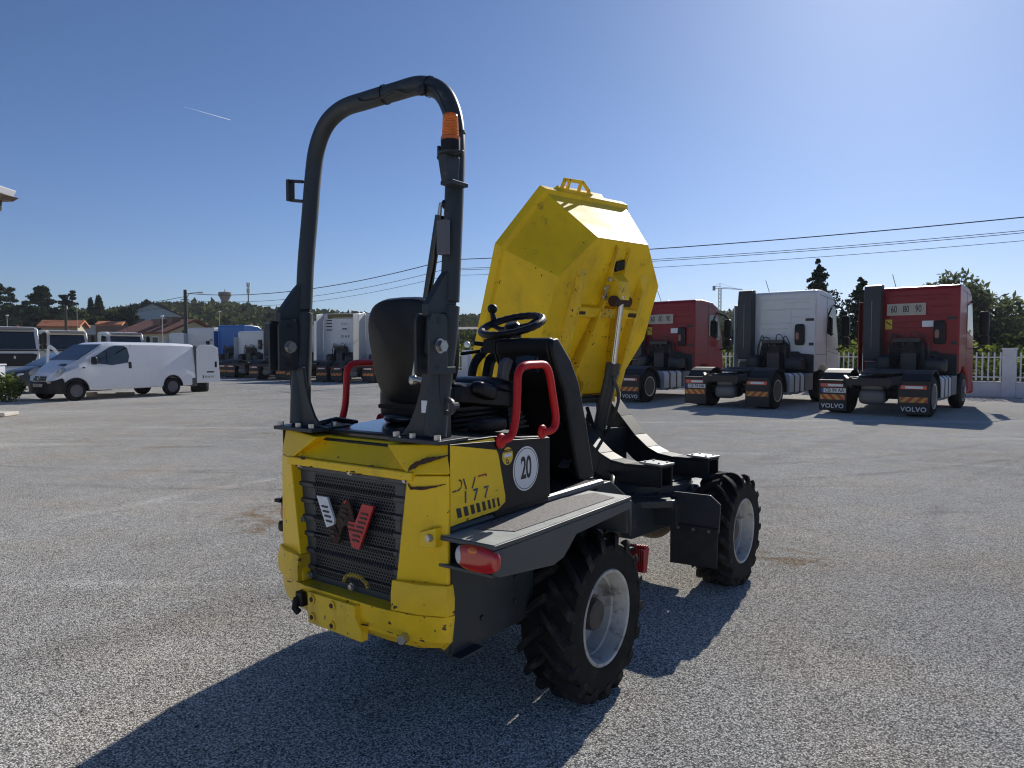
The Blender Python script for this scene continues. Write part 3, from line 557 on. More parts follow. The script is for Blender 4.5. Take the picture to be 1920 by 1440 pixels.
b = MB(); b.bb(-16, -11.2, 8.5, 11.9, 0, 4.0); b.build('wall', OFFW, t, smooth=False)
# post, planter bush, kerb at the far left
b = MB(); b.bb(-.16, .16, -.16, .16, 0, 1.15); b.bb(-.19, .19, -.19, .19, 1.15, 1.2); o = b.build('white_post', FW, None, .01); o.location = (-16.62, 22.9, 0); tag(o, 'white square post at the left edge beside the flowering bush', 'post')
t = thing('flowering_bush', 'leafy bush with a red flower at the left edge in front of the grey car', 'bush', (-16.15, 22.6, 0))
rnd.seed(5); b = MB(); blob(b, V(0, 0, .45), (.50, .5, .48), 900, .05, .2, 0, 1.8); b.build('leaves', leaf_mat('bush_leaves', (.06, .09, .02), (.20, .24, .06), .35), t, smooth=False, recalc=False)
b = MB(); blob(b, V(-.42, 0, 1.06), (.14, .14, .08), 60, .05, .3); b.build('flower', mat('red_petals', (.5, .03, .03), .6), t, smooth=False, recalc=False)
b = MB(); b.bb(-1.6, .25, -.30, .30, 0, .10); b.bb(-1.6, .1, .3, .42, 0, .06); o = b.build('kerb_stone', mat('pale_kerb', (.50, .46, .40), .85, var=.1), None, .03); o.location = (-12.55, 17.4, 0); o.rotation_euler = (0, 0, R(4)); tag(o, 'pale low kerb stone at the left edge of the asphalt', 'kerb')
# ================================================================== the wheeled dumper
HEAD = 35.7
D = thing('site_dumper', 'yellow and grey wheeled site dumper with a tall roll bar and raised skip', 'dumper', (-0.104, 3.525, 0), R(90 - HEAD))
def PF(u, w, z): return (u, -w, z)
def mb(): return MB(PF)
def dp(name, b, m, parent=None, bevel=0, **k):
    if name in ('bolt', 'bolt_hole', 'wheel_nut', 'rest_pad', 'vent_slot', 'rubber_buffer', 'wear_mark'):      # every piece is a part of its own
        o = None; mark = b.starts + [(len(b.v), len(b.f))]
        for (v0, f0), (v1, f1) in zip(mark, mark[1:]):
            q = MB(b.fn); q.v = b.v[v0:v1]; q.f = [tuple(i - v0 for i in f) for f in b.f[f0:f1]]; q.mi = [0] * len(q.f); o = q.build(name, m, parent or D, bevel, **k)
        return o
    return b.build(name, m, parent or D, bevel, **k)

# --- rear counterweight with its recessed grille
cw = mb()
def hx(b, pts):  # bottom 4 then top 4 as (u,w,z)
    return b.hexa(pts)
for s in (1, -1):
    hx(cw, [(-.945, .262 * s, .60), (-.885, .478 * s, .60), (-.866, .478 * s, .60), (-.866, .262 * s, .60),
            (-.945, .335 * s, 1.104), (-.880, .480 * s, 1.11), (-.868, .480 * s, 1.11), (-.868, .335 * s, 1.104)])
    hx(cw, [(-.945, .335 * s, 1.108), (-.880, .480 * s, 1.113), (-.60, .480 * s, 1.113), (-.60, .335 * s, 1.108),
            (-.915, .20 * s, 1.206), (-.862, .478 * s, 1.221), (-.60, .478 * s, 1.221), (-.60, .20 * s, 1.206)])
hx(cw, [(-.948, -.36, 1.085), (-.948, .36, 1.085), (-.60, .36, 1.085), (-.60, -.36, 1.085), (-.948, -.36, 1.118), (-.948, .36, 1.118), (-.60, .36, 1.118), (-.60, -.36, 1.118)])
hx(cw, [(-.93, -.34, 1.119), (-.93, .34, 1.119), (-.60, .34, 1.119), (-.60, -.34, 1.119), (-.84, -.30, 1.205), (-.84, .30, 1.205), (-.60, .30, 1.205), (-.60, -.30, 1.205)])
body = dp('counterweight', cw, YEL, bevel=0.010)
# lower bumper, a separate casting under a seam
bp_ = mb()
rr = []
for z, o in ((.462, -.035), (.50, 0.0), (.64, .012), (.715, .0)):
    rr.append([(-.862, -.40 - o, z), (-.864, -.455 - o, z), (-.880 - o, -.468 - o, z), (-.925 - o, -.38, z), (-.958 - o, -.22, z), (-.962 - o, .22, z),
               (-.945 - o, .36, z), (-.900 - o, .46 + o, z), (-.876, .483 + o, z), (-.862, .483 + o, z)])
# notch: only the part below the grille is full height
low = [[(a, b, z if z < .6 else .60 + (z - .6) * .0) for a, b, z in r] for r in rr[:3]]
bp_.loft(low)
for s in (1, -1):
    bp_.loft([[(-.862, .27 * s, z), (-.955 - o, .27 * s, z), (-.935 - o, .39 * s, z), (-.890 - o, (.478 + o) * s, z), (-.876, (.482 + o) * s, z), (-.862, (.482 + o) * s, z)] for z, o in ((.601, .010), (.66, .012), (.712, .004))])
bumper = dp('rear_bumper', bp_, YEL2, bevel=0.012)
# tow bracket plate, hook
tb = mb(); tb.prism([(-.18, .462), (.135, .452), (.135, .49), (.10, .545), (.10, .588), (-.18, .588)], -.988, -.95, 'x'); tb_o = dp('tow_plate', tb, YEL2, bumper, bevel=.005)
h = mb()
for w, z in ((-.15, .562), (-.03, .562), (-.15, .490), (-.03, .482)):
    h.cyl((-.987, w, z), (-.993, w, z), .019, seg=14)
dp('bolt_hole', h, YEL2, tb_o)
h = mb()
for w, z in ((-.15, .562), (-.03, .562), (-.15, .490), (-.03, .482)): h.cyl((-.988, w, z), (-.9945, w, z), .010, seg=12)
dp('bolt', h, RUST, tb_o)
h = mb(); h.box((-.965, -.235, .545), (.05, .045, .06)); h.tube([(-.985, -.25, .55), (-1.0, -.245, .51), (-.99, -.23, .49)], .015); dp('rubber_buffer', h, BLK, bumper, bevel=.006)
# rust scrapes and chipped edges on the right corner
sc = mb()
def streak(b, pts, wd, u0=None):
    n = len(pts); random.seed(int(wd * 9999) + n)
    top = []; bot = []
    for i, p in enumerate(pts):
        k = math.sin(math.pi * (i + .35) / n) * wd * random.uniform(.7, 1.25)
        top.append((p[0], p[1], p[2] + k / 2)); bot.append((p[0], p[1], p[2] - k / 2))
    for i in range(n - 1): b.add([top[i], top[i + 1], bot[i + 1], bot[i]], [(0, 1, 2, 3)])
def corner(t, dz=0):   # point on the angled right rear corner, t 0..1 from the face edge to the side
    return (-.9465 + .0655 * t - .0015, .338 + .1455 * t, 1.16 + dz)
def brush(b, pts, w0):       # ragged painted-through scrape
    random.seed(17); n = len(pts) - 1; up = []; dn = []
    for i in range(n * 4 + 1):
        t = i / 4; k = min(int(t), n - 1); p = Vector(pts[k]).lerp(Vector(pts[k + 1]), t - k); f = i / (n * 4); h = w0 * (.35 + .65 * math.sin(math.pi * min(1, f * 1.15 + .05)) ** .5) * random.uniform(.6, 1.15) / 2
        up.append(p + V(0, 0, h)); dn.append(p - V(0, 0, h * random.uniform(.7, 1.2)))
    for i in range(n * 4): b.add([up[i], up[i + 1], dn[i + 1], dn[i]], [(0, 1, 2, 3)])
brush(sc, [corner(0.02, -.055), corner(.06, -.030), corner(.25, -.010), corner(.5, .004), corner(.8, .016), corner(.98, .024)], .022)
brush(sc, [corner(.02, -.055), corner(.03, -.085), corner(.10, -.100), corner(.4, -.099), corner(.7, -.090), corner(.92, -.080)], .013)
sc2 = []
for i in range(14): z = 1.10 - .4 * i / 13; sc2.append((-.9475, .335 - .073 * (1.1 - z) / .5 + random.uniform(-.003, .003), z))
for i in range(13):
    if i % 4 == 3: continue
    a, b_ = sc2[i], sc2[i + 1]; d = random.uniform(.002, .006); sc.add([a, b_, (b_[0], b_[1] - d, b_[2]), (a[0], a[1] - d, a[2])], [(0, 1, 2, 3)])
for i in range(26):
    w = random.uniform(-.34, .44); z = random.choice((1.118, 1.083, .603, .52)); z += random.uniform(-.006, .006); u = -.9495 if z > .7 else -.9745
    if abs(w) > .33 and z > .7: continue
    L_ = random.uniform(.01, .045); sc.add([(u, w, z), (u, w + L_, z + .001), (u, w + L_ * .8, z + random.uniform(.003, .008)), (u, w + L_ * .1, z + .004)], [(0, 1, 2, 3)])
dp('rust_scrape', sc, RUST, body, smooth=False)
# side bolt pocket
h = mb(); h.prism([(.375, .84), (.455, .852), (.455, .925), (.375, .90)], -.925, -.885, 'x'); dp('bolt_pocket', h, YEL, body, bevel=.004)
h = mb(); h.cyl((-.91, .435, .887), (-.94, .43, .887), .014, seg=6); h.cyl((-.945, .33, .51), (-.985, .34, .51), .018, seg=6); dp('bolt', h, STEEL, body)
# grille : corrugated perforated sheet, dark radiator behind
GMAT = grille_mat(0.0, .85, .0145, .232, .625, 1.052, (.060, .068, .075))
g = mb(); prof = []
z = .60
for k in range(7):
    prof += [(-.9, z), (-.9, z + .043), (-.912, z + .049), (-.912, z + .063), (-.9, z + .069)]; z += .069
prof.append((-.9, 1.10))
def gw(z): return .270 + (z - .60) / .5 * .066
for i in range(len(prof) - 1):
    a, b_ = prof[i], prof[i + 1]; g.add([(a[0], -gw(a[1]), a[1]), (a[0], gw(a[1]), a[1]), (b_[0], gw(b_[1]), b_[1]), (b_[0], -gw(b_[1]), b_[1])], [(0, 1, 2, 3)])
gr = dp('grille', g, GMAT, smooth=False)
h = mb(); h.bb(-.88, -.62, -.34, .34, .56, 1.10); dp('radiator', h, mat('radiator_core', (.004, .004, .005), .8), gr)
h = mb(); h.tube([(-.889, -.075, .60), (-.889, -.06, .645), (-.889, 0, .662), (-.889, .055, .645), (-.889, .07, .60)], .010, smooth=4); dp('lifting_eye', h, YEL2, gr)
h = mb()
for w, z in ((-.307, 1.082), (0, 1.082), (.30, 1.082), (-.302, .852), (.292, .851), (-.255, .623), (0, .622), (.255, .623)): h.cyl((-.90, w, z), (-.925, w, z), .011, seg=6); h.cyl((-.90, w, z), (-.916, w, z), .015, seg=12)
dp('bolt', h, STEEL, gr)
# emblem
def plate(name, polys, u, th, m, parent):
    b = mb()
    for p in polys: b.prism(p, u, u + th, 'x')
    return dp(name, b, m, parent, smooth=False)
plate('emblem', [[(-0.185, 0.968), (-0.122, 0.969), (-0.078, 0.883), (-0.084, 0.861), (-0.126, 0.846)]], -.932, .010, WHITE, gr)
em = plate('emblem', [[(-0.126, 0.846), (-0.084, 0.863), (-0.045, 0.816), (-0.061, 0.789), (-0.092, 0.786)], [(-0.072, 0.879), (-0.03, 0.968), (0.006, 0.972), (0.038, 0.893), (0.008, 0.885), (-0.0, 0.862), (-0.012, 0.87), (-0.030, 0.862), (-0.048, 0.822)]], -.930, .010, RUST, gr)
plate('emblem', [[(0.086, 0.968), (0.149, 0.966), (0.066, 0.786), (0.024, 0.79), (0.002, 0.869), (0.008, 0.89), (0.044, 0.889)], [(-.022, .962), (-.005, .972), (-.002, .972), (-.015, .955)]], -.9335, .010, mat('emblem_red', (.50, .025, .03), .4), gr)
sl = []
def slot(w, z, L_, sk=.0): sl.append([(w - L_ / 2, z), (w + L_ / 2, z - .001), (w + L_ / 2 + .004, z - .008), (w - L_ / 2 + .004, z - .007)])
for w, z in ((-0.135, 0.934), (-0.128, 0.915), (-0.118, 0.897), (-0.109, 0.878)): slot(w, z, .034)
for w, z in ((0.098, 0.934), (0.09, 0.916), (0.082, 0.898), (0.073, 0.879), (0.064, 0.861), (0.050, 0.842), (0.045, 0.823)): slot(w, z, .038)
for w, z in ((-.017, .935), (-.019, .917), (-.038, .896), (-.091, .842), (-.085, .822), (.024, .862), (.022, .880)): slot(w, z, .03)
plate('emblem_slots', sl, -.9365, .003, INK, gr)

# --- engine cover and side panels
b = mb(); b.prism([(-.60, .90), (-.60, 1.218), (-.835, 1.222), (-.835, 1.230), (-.60, 1.226), (-.42, 1.206), (-.212, 1.189), (-.212, .90)], -.476, .476, 'y')
b.bb(-.86, -.60, -.40, .40, .60, 1.196)
cover = dp('engine_cover', b, BLK, bevel=.006)
b = mb(); b.bb(-.82, -.45, -.27, .12, 1.205, 1.222); b.prism([(-.45, 1.222), (-.45, 1.25), (-.80, 1.228), (-.80, 1.222)], -.26, .10, 'y'); b.sell((-.55, -.08, 1.262), (.05, .09, .022), .8)
b.tube([(-.83, -.33, 1.24), (-.72, -.31, 1.258), (-.60, -.31, 1.235)], .012)
dp('tank_lid', b, BLKG, cover, bevel=.003)
def sp(pts, s, d0, d1, name, m, parent, bevel=0):
    q = mb(); q.prism(pts, d0 * s, d1 * s, 'y'); return dp(name, q, m, parent, bevel, smooth=bevel > 0)
ypoly = [(-0.598, 1.172), (-0.585, 1.151), (-0.54, 0.983), (-0.54, 0.958), (-0.592, 0.934), (-0.872, 0.925), (-0.872, 1.218)]
for s in (1, -1):
    side = sp([(-.874, .925), (-.874, 1.222), (-.60, 1.208), (-.209, 1.184), (-.207, .925)], s, .470, .481, 'side_panel', mat('black_side_panel', (.007, .0075, .0085), .45, spec=.3, var=.2, vscale=5), cover, .003)
    yp = sp(ypoly, s, .480, .4832, 'yellow_panel', YEL, side)
    if s == 1:
        for i, u in enumerate((-0.827, -0.787, -0.748, -0.714, -0.679, -0.646, -0.617, -0.587)):
            a = .0125 - i * .0009; q = mb(); q.prism([(u - a - .004, .984), (u + a - .004, .983), (u + a + .006, .948), (u - a + .006, .947)], .4834, .4842, 'y'); dp('vent_slot', q, INK, yp, smooth=False)
        TM = lambda u, z, wv=.4842: frame(PF(u, wv, z), (1, 0, 0), (0, 0, 1))
        FAD = mat('faded_decal_ink', (.03, .035, .035), .5, dirt=(.6, .42, .02), dscale=60, dlo=.56, dhi=.6)
        FBL = mat('faded_blue_ink', (.03, .06, .11), .5, dirt=(.6, .42, .02), dscale=50, dlo=.58, dhi=.6)
        q = mb()
        def stroke(b, pts, wd=.0055, y=.4838):
            for a, c in zip(pts, pts[1:]):
                dx, dz = c[0] - a[0], c[1] - a[1]; L_ = math.hypot(dx, dz); nx, nz = -dz / L_ * wd / 2, dx / L_ * wd / 2
                b.prism([(a[0] + nx, a[1] + nz), (c[0] + nx, c[1] + nz), (c[0] - nx, c[1] - nz), (a[0] - nx, a[1] - nz)], y, y + .0006, 'y')
        stroke(q, [(-.828, 1.088), (-.812, 1.080), (-.812, 1.060), (-.827, 1.050), (-.863, 1.048)], .006)
        stroke(q, [(-.801, 1.088), (-.784, 1.047)], .007); stroke(q, [(-.731, 1.086), (-.750, 1.045)], .007)
        dp('lettering', q, FAD, yp, smooth=False)
        q = mb(); stroke(q, [(-.715, 1.085), (-.664, 1.086), (-.664, 1.078)], .006); dp('lettering', q, mat('faded_red_ink', (.35, .03, .02), .5), yp, smooth=False)
        for t_, u in (('1', -.789), ('7', -.73), ('7', -.665)): text('lettering', t_, .062, TM(u, 1.016), FBL, yp, 1.0, .0004, .0012)
        st = mb(); st.lathe([(0, 0), (.0925, 0), (.0925, .0008), (0, .0008)], (-.393, .4812, 1.072), (0, 1, 0), 40); st = dp('speed_sticker', st, WHITE, side, smooth=False)
        q = mb(); q.lathe([(.083, 0), (.0855, 0), (.0855, .0005), (.083, .0005)], (-.393, .4822, 1.072), (0, 1, 0), 40, closed=True); dp('sticker_ring', q, INK, st, smooth=False)
        text('lettering', '20', .128, TM(-.393, 1.072, .4828), INK, st, .62, .0004, .0025, .95)
        st = mb(); st.lathe([(0, 0), (.036, 0), (.036, .0008), (0, .0008)], (-.522, .4812, 1.139), (0, 1, 0), 30); st = dp('round_sticker', st, mat('sticker_yellow', (.72, .50, .02), .4), side, smooth=False)
        text('lettering', 'ENGCON', .0135, TM(-.522, 1.160, .4826), INK, st, 1.0, .0003, .0006)
        q = mb(); q.bb(-.545, -.495, .4821, .4825, 1.136, 1.149); dp('sticker_label', q, WHITE, st, smooth=False)
        q = mb(); stroke(q, [(-.53, 1.112), (-.53, 1.128), (-.515, 1.118), (-.512, 1.11)], .0035, .4822); q.bb(-.53, -.512, .4821, .4826, 1.108, 1.114); dp('sticker_symbol', q, INK, st, smooth=False)

# --- rear frame under the body
b = mb(); b.bb(-.80, .20, -.425, .425, .42, .895); b.prism([(-.861, .44), (-.861, .90), (-.60, .90), (-.45, .42), (-.80, .42)], -.452, .452, 'y')
b.hexa([(.20, -.42, .46), (.20, .42, .46), (.50, .22, .46), (.50, -.22, .46), (.20, -.42, .90), (.20, .42, .90), (.50, .26, .90), (.50, -.26, .90)])
frm = dp('rear_frame', b, GRY, bevel=.006)
b = mb(); b.bb(-.84, -.30, .445, .458, .425, .76); b.bb(-.84, -.70, .42, .50, .422, .432)
for u, z in ((-.60, .70), (-.44, .62), (-.44, .52), (-.66, .52), (-.36, .70)): b.cyl((u, .455, z), (u, .466, z), .012, seg=10)
dp('side_plate', b, GRY, frm, bevel=.003)
b = mb(); b.bb(-.21, .40, -.36, .36, .897, .912); b.bb(-.20, .28, .36, .46, .897, .915); b.bb(-.20, .28, -.46, -.36, .897, .915)
floor_ = dp('footwell_floor', b, BLK, bevel=.003)
b = mb(); b.tube([(-.86, .455, .905), (.30, .455, .905)], .02, 8); b.tube([(-.86, -.455, .905), (.30, -.455, .905)], .02, 8); dp('floor_rail', b, GRY, floor_)
b = mb(); b.box((.24, .29, 1.0), (.08, .05, .012), Matrix.Rotation(R(-25), 3, 'Y')); b.tube([(.26, .29, .995), (.30, .29, .92)], .007, 6); dp('pedal', b, STEEL, floor_)

# --- fenders / steps
TREAD = mat('anti_slip_tread', (.15, .14, .135), .75, spec=.6, var=.8, vscale=160, bump=1.0, bscale=330, dirt=(.30, .30, .28), dscale=9, dlo=.60, dhi=.66)
for s in (1, -1):
    b = mb() if s > 0 else MB(lambda u, w, z: PF(-.80 + (u + .897) * .9, w * .86, z))
    b.prism([(-.897, .40), (-.897, .70), (-.73, .705), (.145, .70), (.145, .45), (-.05, .43), (-.897, .43)] if s == 1 else [(-.897, -.40), (-.897, -.70), (-.73, -.705), (.145, -.70), (.145, -.45), (-.05, -.43), (-.897, -.43)], .876, .893, 'z')
    q = [(-.897, .875), (.145, .875), (.145, .715), (.128, .842), (-.352, .821), (-.447, .755), (-.523, .736), (-.73, .758), (-.869, .775), (-.897, .795)]
    b.prism([(-.897, .875), (.145, .875), (.145, .705), (.130, .838), (-.352, .821), (-.447, .750), (-.523, .736), (-.869, .777), (-.897, .792)], .686 * s, .702 * s, 'y')
    b.bb(.130, .145, .46 * s, .686 * s, .72, .875)
    b.bb(-.894, -.66, .44 * s, .686 * s, .777, .790)
    b.bb(-.80, -.79, .44 * s, .686 * s, .79, .875)
    fd = dp('step_fender', b, GRY2, bevel=.004)
    b = mb() if s > 0 else MB(lambda u, w, z: PF(-.80 + (u + .897) * .9, w * .86, z)); b.prism([(-.893, .44 * s), (-.893, .695 * s), (-.73, .699 * s), (.141, .695 * s), (.141, .46 * s), (-.05, .445 * s)], .8932, .8945, 'z'); dp('step_plate', b, mat('sunlit_worn_step', (.30, .32, .31), .5, spec=.7, var=.2, vscale=9, dirt=(.08, .085, .085), dscale=16, dlo=.58, dhi=.64), fd, smooth=False)  # pale top sheet: grazing sun brightness put into the colour, along with worn paint
    b = mb() if s > 0 else MB(lambda u, w, z: PF(-.80 + (u + .897) * .9, w * .86, z)); b.prism([(-.76, .50 * s), (-.70, .645 * s), (.06, .655 * s), (.10, .53 * s), (-.10, .47 * s), (-.55, .47 * s)], .8946, .8972, 'z'); dp('anti_slip_tread', b, TREAD, fd, smooth=False)
    LF = PF if s > 0 else (lambda u, w, z: PF(u + .095, w * .84, z - .01))
    b = MB(LF); b.sell((-.888, .622 * s, .836), (.028, .093, .048), .72, nu=32, nv=18); lt = dp('tail_light', b, REDL, fd)
    b = MB(LF); b.sell((-.890, .552 * s, .837), (.024, .026, .036), .9, nu=20, nv=12); dp('reverse_lens', b, CLRL, lt)
    b = MB(LF); b.sell((-.891, .615 * s, .862), (.0255, .040, .019), .9, nu=20, nv=12); dp('indicator_lens', b, ORGL, lt)
    if s == -1:
        b = mb(); b.bb(-.83, -.80, -.61, -.57, .872, .888); b.sell((-.80, -.585, .76), (.02, .02, .025), .6); dp('light_guard', b, BLK, fd, bevel=.003)
b = mb(); b.sell((.60, .36, .60), (.05, .035, .07), .5); b.tube([(.40, .33, .80), (.52, .37, .72), (.60, .36, .58), (.62, .33, .47)], .016, smooth=4); b.tube([(.40, .28, .78), (.56, .33, .70), (.64, .32, .56), (.70, .2, .50)], .013, smooth=4)
b.tube([(.45, .30, .66), (.55, .39, .63), (.66, .36, .62), (.72, .25, .60)], .012, smooth=4)
for z in (.66, .62): b.cyl((.50, .37, z), (.60, .39, z), .017, seg=8)
dp('hydraulic_hose', b, BLK)
b = mb(); b.cyl((.55, 0, .48), (.55, 0, .84), .06); b.bb(.45, .72, -.12, .12, .50, .56); b.bb(.45, .72, -.12, .12, .76, .81); dp('articulation_joint', b, GRY, bevel=.004)

# --- wheels
def wheel(u, w, s, turn=0):
    hub = V(u, w, .362)
    c = mb(); W = .128
    prof = [(.205, -W * .86), (.222, -W * .98), (.28, -W * 1.04), (.322, -W), (.338, -W * .82), (.346, 0), (.338, W * .82), (.325, W), (.28, W * 1.04), (.222, W * .98), (.205, W * .86)]
    c.lathe(prof, hub, (0, 1, 0), 64, closed=True)
    wh = dp('wheel', c, RUB, bevel=.003, ang=40); c = mb(); n = 17
    for k in range(n):
        for sd in (1, -1):
            a0 = 2 * math.pi * (k + (0.5 if sd > 0 else 0)) / n; ring = []
            for t in (0, .3, .65, .93, 1.02):
                ang = a0 - .36 * t ** 1.15; ww = sd * t * W * 1.03; ro = .379 if t < .9 else (.368 if t < 1 else .345); ri = .335 if t < 1 else .30; ha = .050 + .016 * t
                ring.append([(hub.x + math.sin(ang + e * ha) * r_, hub.y + ww, hub.z + math.cos(ang + e * ha) * r_) for e, r_ in ((-1, ri), (-.8, ro), (.8, ro), (1, ri))])
            c.loft(ring)
    dp('tread_lugs', c, mat('dusty_lug_rubber', (.016, .016, .0165), .8, spec=.2, var=.4, vscale=14, dirt=(.075, .07, .062), dscale=10, dlo=.5, dhi=.72), wh, bevel=.003, ang=40)
    r = mb(); o = s
    r.lathe([(.212, .112 * o), (.218, .118 * o), (.212, .126 * o), (.200, .122 * o), (.193, .10 * o), (.186, .05 * o), (.178, .045 * o), (.172, -.02 * o), (.12, -.03 * o), (.095, -.01 * o), (.095, -.02 * o), (.12, -.045 * o), (.18, -.05 * o), (.20, -.11 * o), (.212, -.112 * o)], hub, (0, 1, 0), 48, closed=True)
    rm = dp('rim', r, RIM, wh)
    h = mb(); h.lathe([(0, .075 * o), (.045, .075 * o), (.066, .068 * o), (.072, .05 * o), (.072, -.03 * o), (.098, -.03 * o), (.098, -.012 * o), (.0, -.012 * o)][::-1], hub, (0, 1, 0), 28)
    dp('hub', h, mat('greasy_hub', (.045, .04, .037), .5, var=.5, vscale=30, dirt=(.3, .3, .3), dscale=70, dlo=.66, dhi=.7), wh)
    h = mb()
    for k in range(6):
        a = math.pi / 3 * k + .3; h.cyl(hub + V(.12 * math.cos(a), -.02 * o, .12 * math.sin(a)), hub + V(.12 * math.cos(a), .012 * o, .12 * math.sin(a)), .013, seg=6)
    h.tube([hub + V(.15, .02 * o, .04), hub + V(.165, .07 * o, .05)], .006, 6); dp('wheel_nut', h, STEEL, wh)
for u in (.0, 1.925):
    for s in (1, -1): wheel(u, .535 * s, s)
for u in (0, 1.925): b = mb(); b.tube([(u, -.42, .362), (u, .42, .362)], .07); b.sell((u, 0, .37), (.16, .14, .15), .8); dp('axle', b, mat('dusty_axle', (.09, .07, .05), .85, var=.4, vscale=20))
b = mb(); b.box((.80, .43, .40), (.05, .085, .14), Matrix.Rotation(R(12), 3, 'Y'))
for k in range(8): b.box((.78 + .003 * k, .386 + .0125 * k, .474), (.03, .006, .016)); b.box((.768, .386 + .0125 * k, .42), (.02, .006, .09))
dp('wheel_chock', b, mat('red_plastic', (.35, .008, .015), .4), None, bevel=.002)
b = mb(); b.tube([(.60, .36, .50), (.70, .40, .47), (.78, .41, .46)], .014); b.box((.72, .40, .36), (.04, .07, .10)); dp('chock_holder', b, BLK, None, bevel=.003)

# --- front frame, turntable, mudflaps
b = mb()
b.prism([(.64, .50), (.64, .82), (.80, .82), (1.12, .635), (2.35, .615), (2.42, .52), (2.3, .42), (1.66, .385), (1.08, .42), (.96, .50)], -.25, .25, 'y')
b.prism([(1.20, -.25), (1.34, -.40), (2.05, -.40), (2.25, -.25), (2.25, .25), (2.05, .40), (1.34, .40), (1.20, .25)], .585, .632, 'z')
ff = dp('front_frame', b, GRY, bevel=.008)
b = mb(); b.tube([(1.68, 0, .632), (1.68, 0, .69)], .36, seg=40); 
for k in range(16): a = k * math.pi / 8; b.cyl((1.68 + .385 * math.cos(a), .385 * math.sin(a), .632), (1.68 + .385 * math.cos(a), .385 * math.sin(a), .655), .014, seg=6)
b.tube([(1.68, 0, .632), (1.68, 0, .642)], .41, seg=40)
dp('slewing_ring', b, GRY, ff)
for s in (1, -1):
    b = mb(); b.prism([(.40 * s, .43), (.33 * s, .63), (.36 * s, .67), (.60 * s, .672), (.665 * s, .62), (.655 * s, .44)], 1.44, 1.455, 'x');
    b.prism([(.25 * s, .45), (.25 * s, .62), (.40 * s, .62), (.40 * s, .45)], 1.40, 1.44, 'x')
    mg = dp('mudguard', b, GRY, ff, bevel=.004)
    b = mb(); b.prism([(.345 * s, .215), (.345 * s, .47), (.655 * s, .47), (.65 * s, .225)], 1.425, 1.438, 'x')
    dp('rubber_flap', b, mat('worn_rubber_sheet', (.02, .02, .021), .7, var=.5, vscale=12, bump=.5, bscale=30), mg, bevel=.003)
    h = mb()
    for w in (.40, .50, .60): h.cyl((1.43, w * s, .45), (1.418, w * s, .45), .010, seg=8)
    dp('bolt', h, STEEL, mg)

# --- swivel console : local p along the hinge, q across, z up
SW = 14.6; mid = (1.592, .377)
Pv = (math.cos(R(SW)), math.sin(R(SW))); Qv = (math.cos(R(SW + 90)), math.sin(R(SW + 90)))
def CF(p, q, z): return (mid[0] + Pv[0] * p + Qv[0] * q, -(mid[1] + Pv[1] * p + Qv[1] * q), z)
def cb(): return MB(CF)
top = [(.0, .82), (-.30, .805), (-.42, .815), (-.52, .85), (-.64, .93), (-.78, 1.06), (-.92, 1.20)]
bot = [(-1.0, 1.12), (-1.0, .98), (-.86, .80), (-.66, .70), (-.10, .70), (.0, .70)]
b = cb(); b.prism([(0, .70), (.0, .82), (-.30, .805)] + top[2:] + [(-1.0, 1.24), (-1.03, 1.18)] + bot, .0, .0001, 'x') if 0 else None
con = cb()
for p0 in (-.25, .25):
    th = .014
    for pa in (p0, p0 + .12 - th):      # the two webs of a box arm
        n = 7; tp = top + [(-1.0, 1.235), (-1.04, 1.17)]; bt = [(0, .70), (-.30, .70), (-.45, .70), (-.56, .72), (-.66, .76), (-.80, .86), (-.92, .98), (-.98, 1.04), (-1.04, 1.10)]
        for i in range(len(tp) - 1):
            a, c, d, e = tp[i], tp[i + 1], bt[i + 1], bt[i]
            con.hexa([(pa, *e), (pa + th, *e), (pa + th, *d), (pa, *d), (pa, *a), (pa + th, *a), (pa + th, *c), (pa, *c)])
    for i in range(len(top) - 1):       # top flange, proud of the webs
        a, c = top[i], top[i + 1]
        con.hexa([(p0 - .006, a[0], a[1] + .001), (p0 + .126, a[0], a[1] + .001), (p0 + .126, c[0], c[1] + .001), (p0 - .006, c[0], c[1] + .001), (p0 - .006, a[0], a[1] + .016), (p0 + .126, a[0], a[1] + .016), (p0 + .126, c[0], c[1] + .016), (p0 - .006, c[0], c[1] + .016)])
    con.bb(p0 + .002, p0 + .118, -.5, -.002, .696, .71)
con.bb(-.20, .34, -.75, -.42, .692, .706); con.bb(-.13, .25, -.80, -.72, .70, 1.0)
con.bb(-.25, .37, -.42, -.12, .690, .700)
cn = dp('swivel_console', con, mat('dark_console_paint', (.014, .016, .018), .55, spec=.3, var=.2), None, bevel=.004)
b = cb()
for p0 in (-.25, .25):
    b.bb(p0 - .012, p0 + .13, -.17, .004, .837, .849)
wp = dp('rest_pad', b, mat('worn_pad_steel', (.30, .30, .29), .45, metal=.4, var=.2, vscale=30), cn, bevel=.002)
b = cb()
for p0 in (-.25, .25):
    for p in (.015, .10):
        for q in (-.14, -.03): b.cyl((p0 + p, q, .849), (p0 + p, q, .857), .008, seg=6)
dp('bolt', b, STEEL, cn)
b = sb0 = None; b = cb(); b.tube([(-.28, -.985, 1.19), (.40, -.985, 1.19)], .028); dp('hinge_pin', b, GRY, cn)

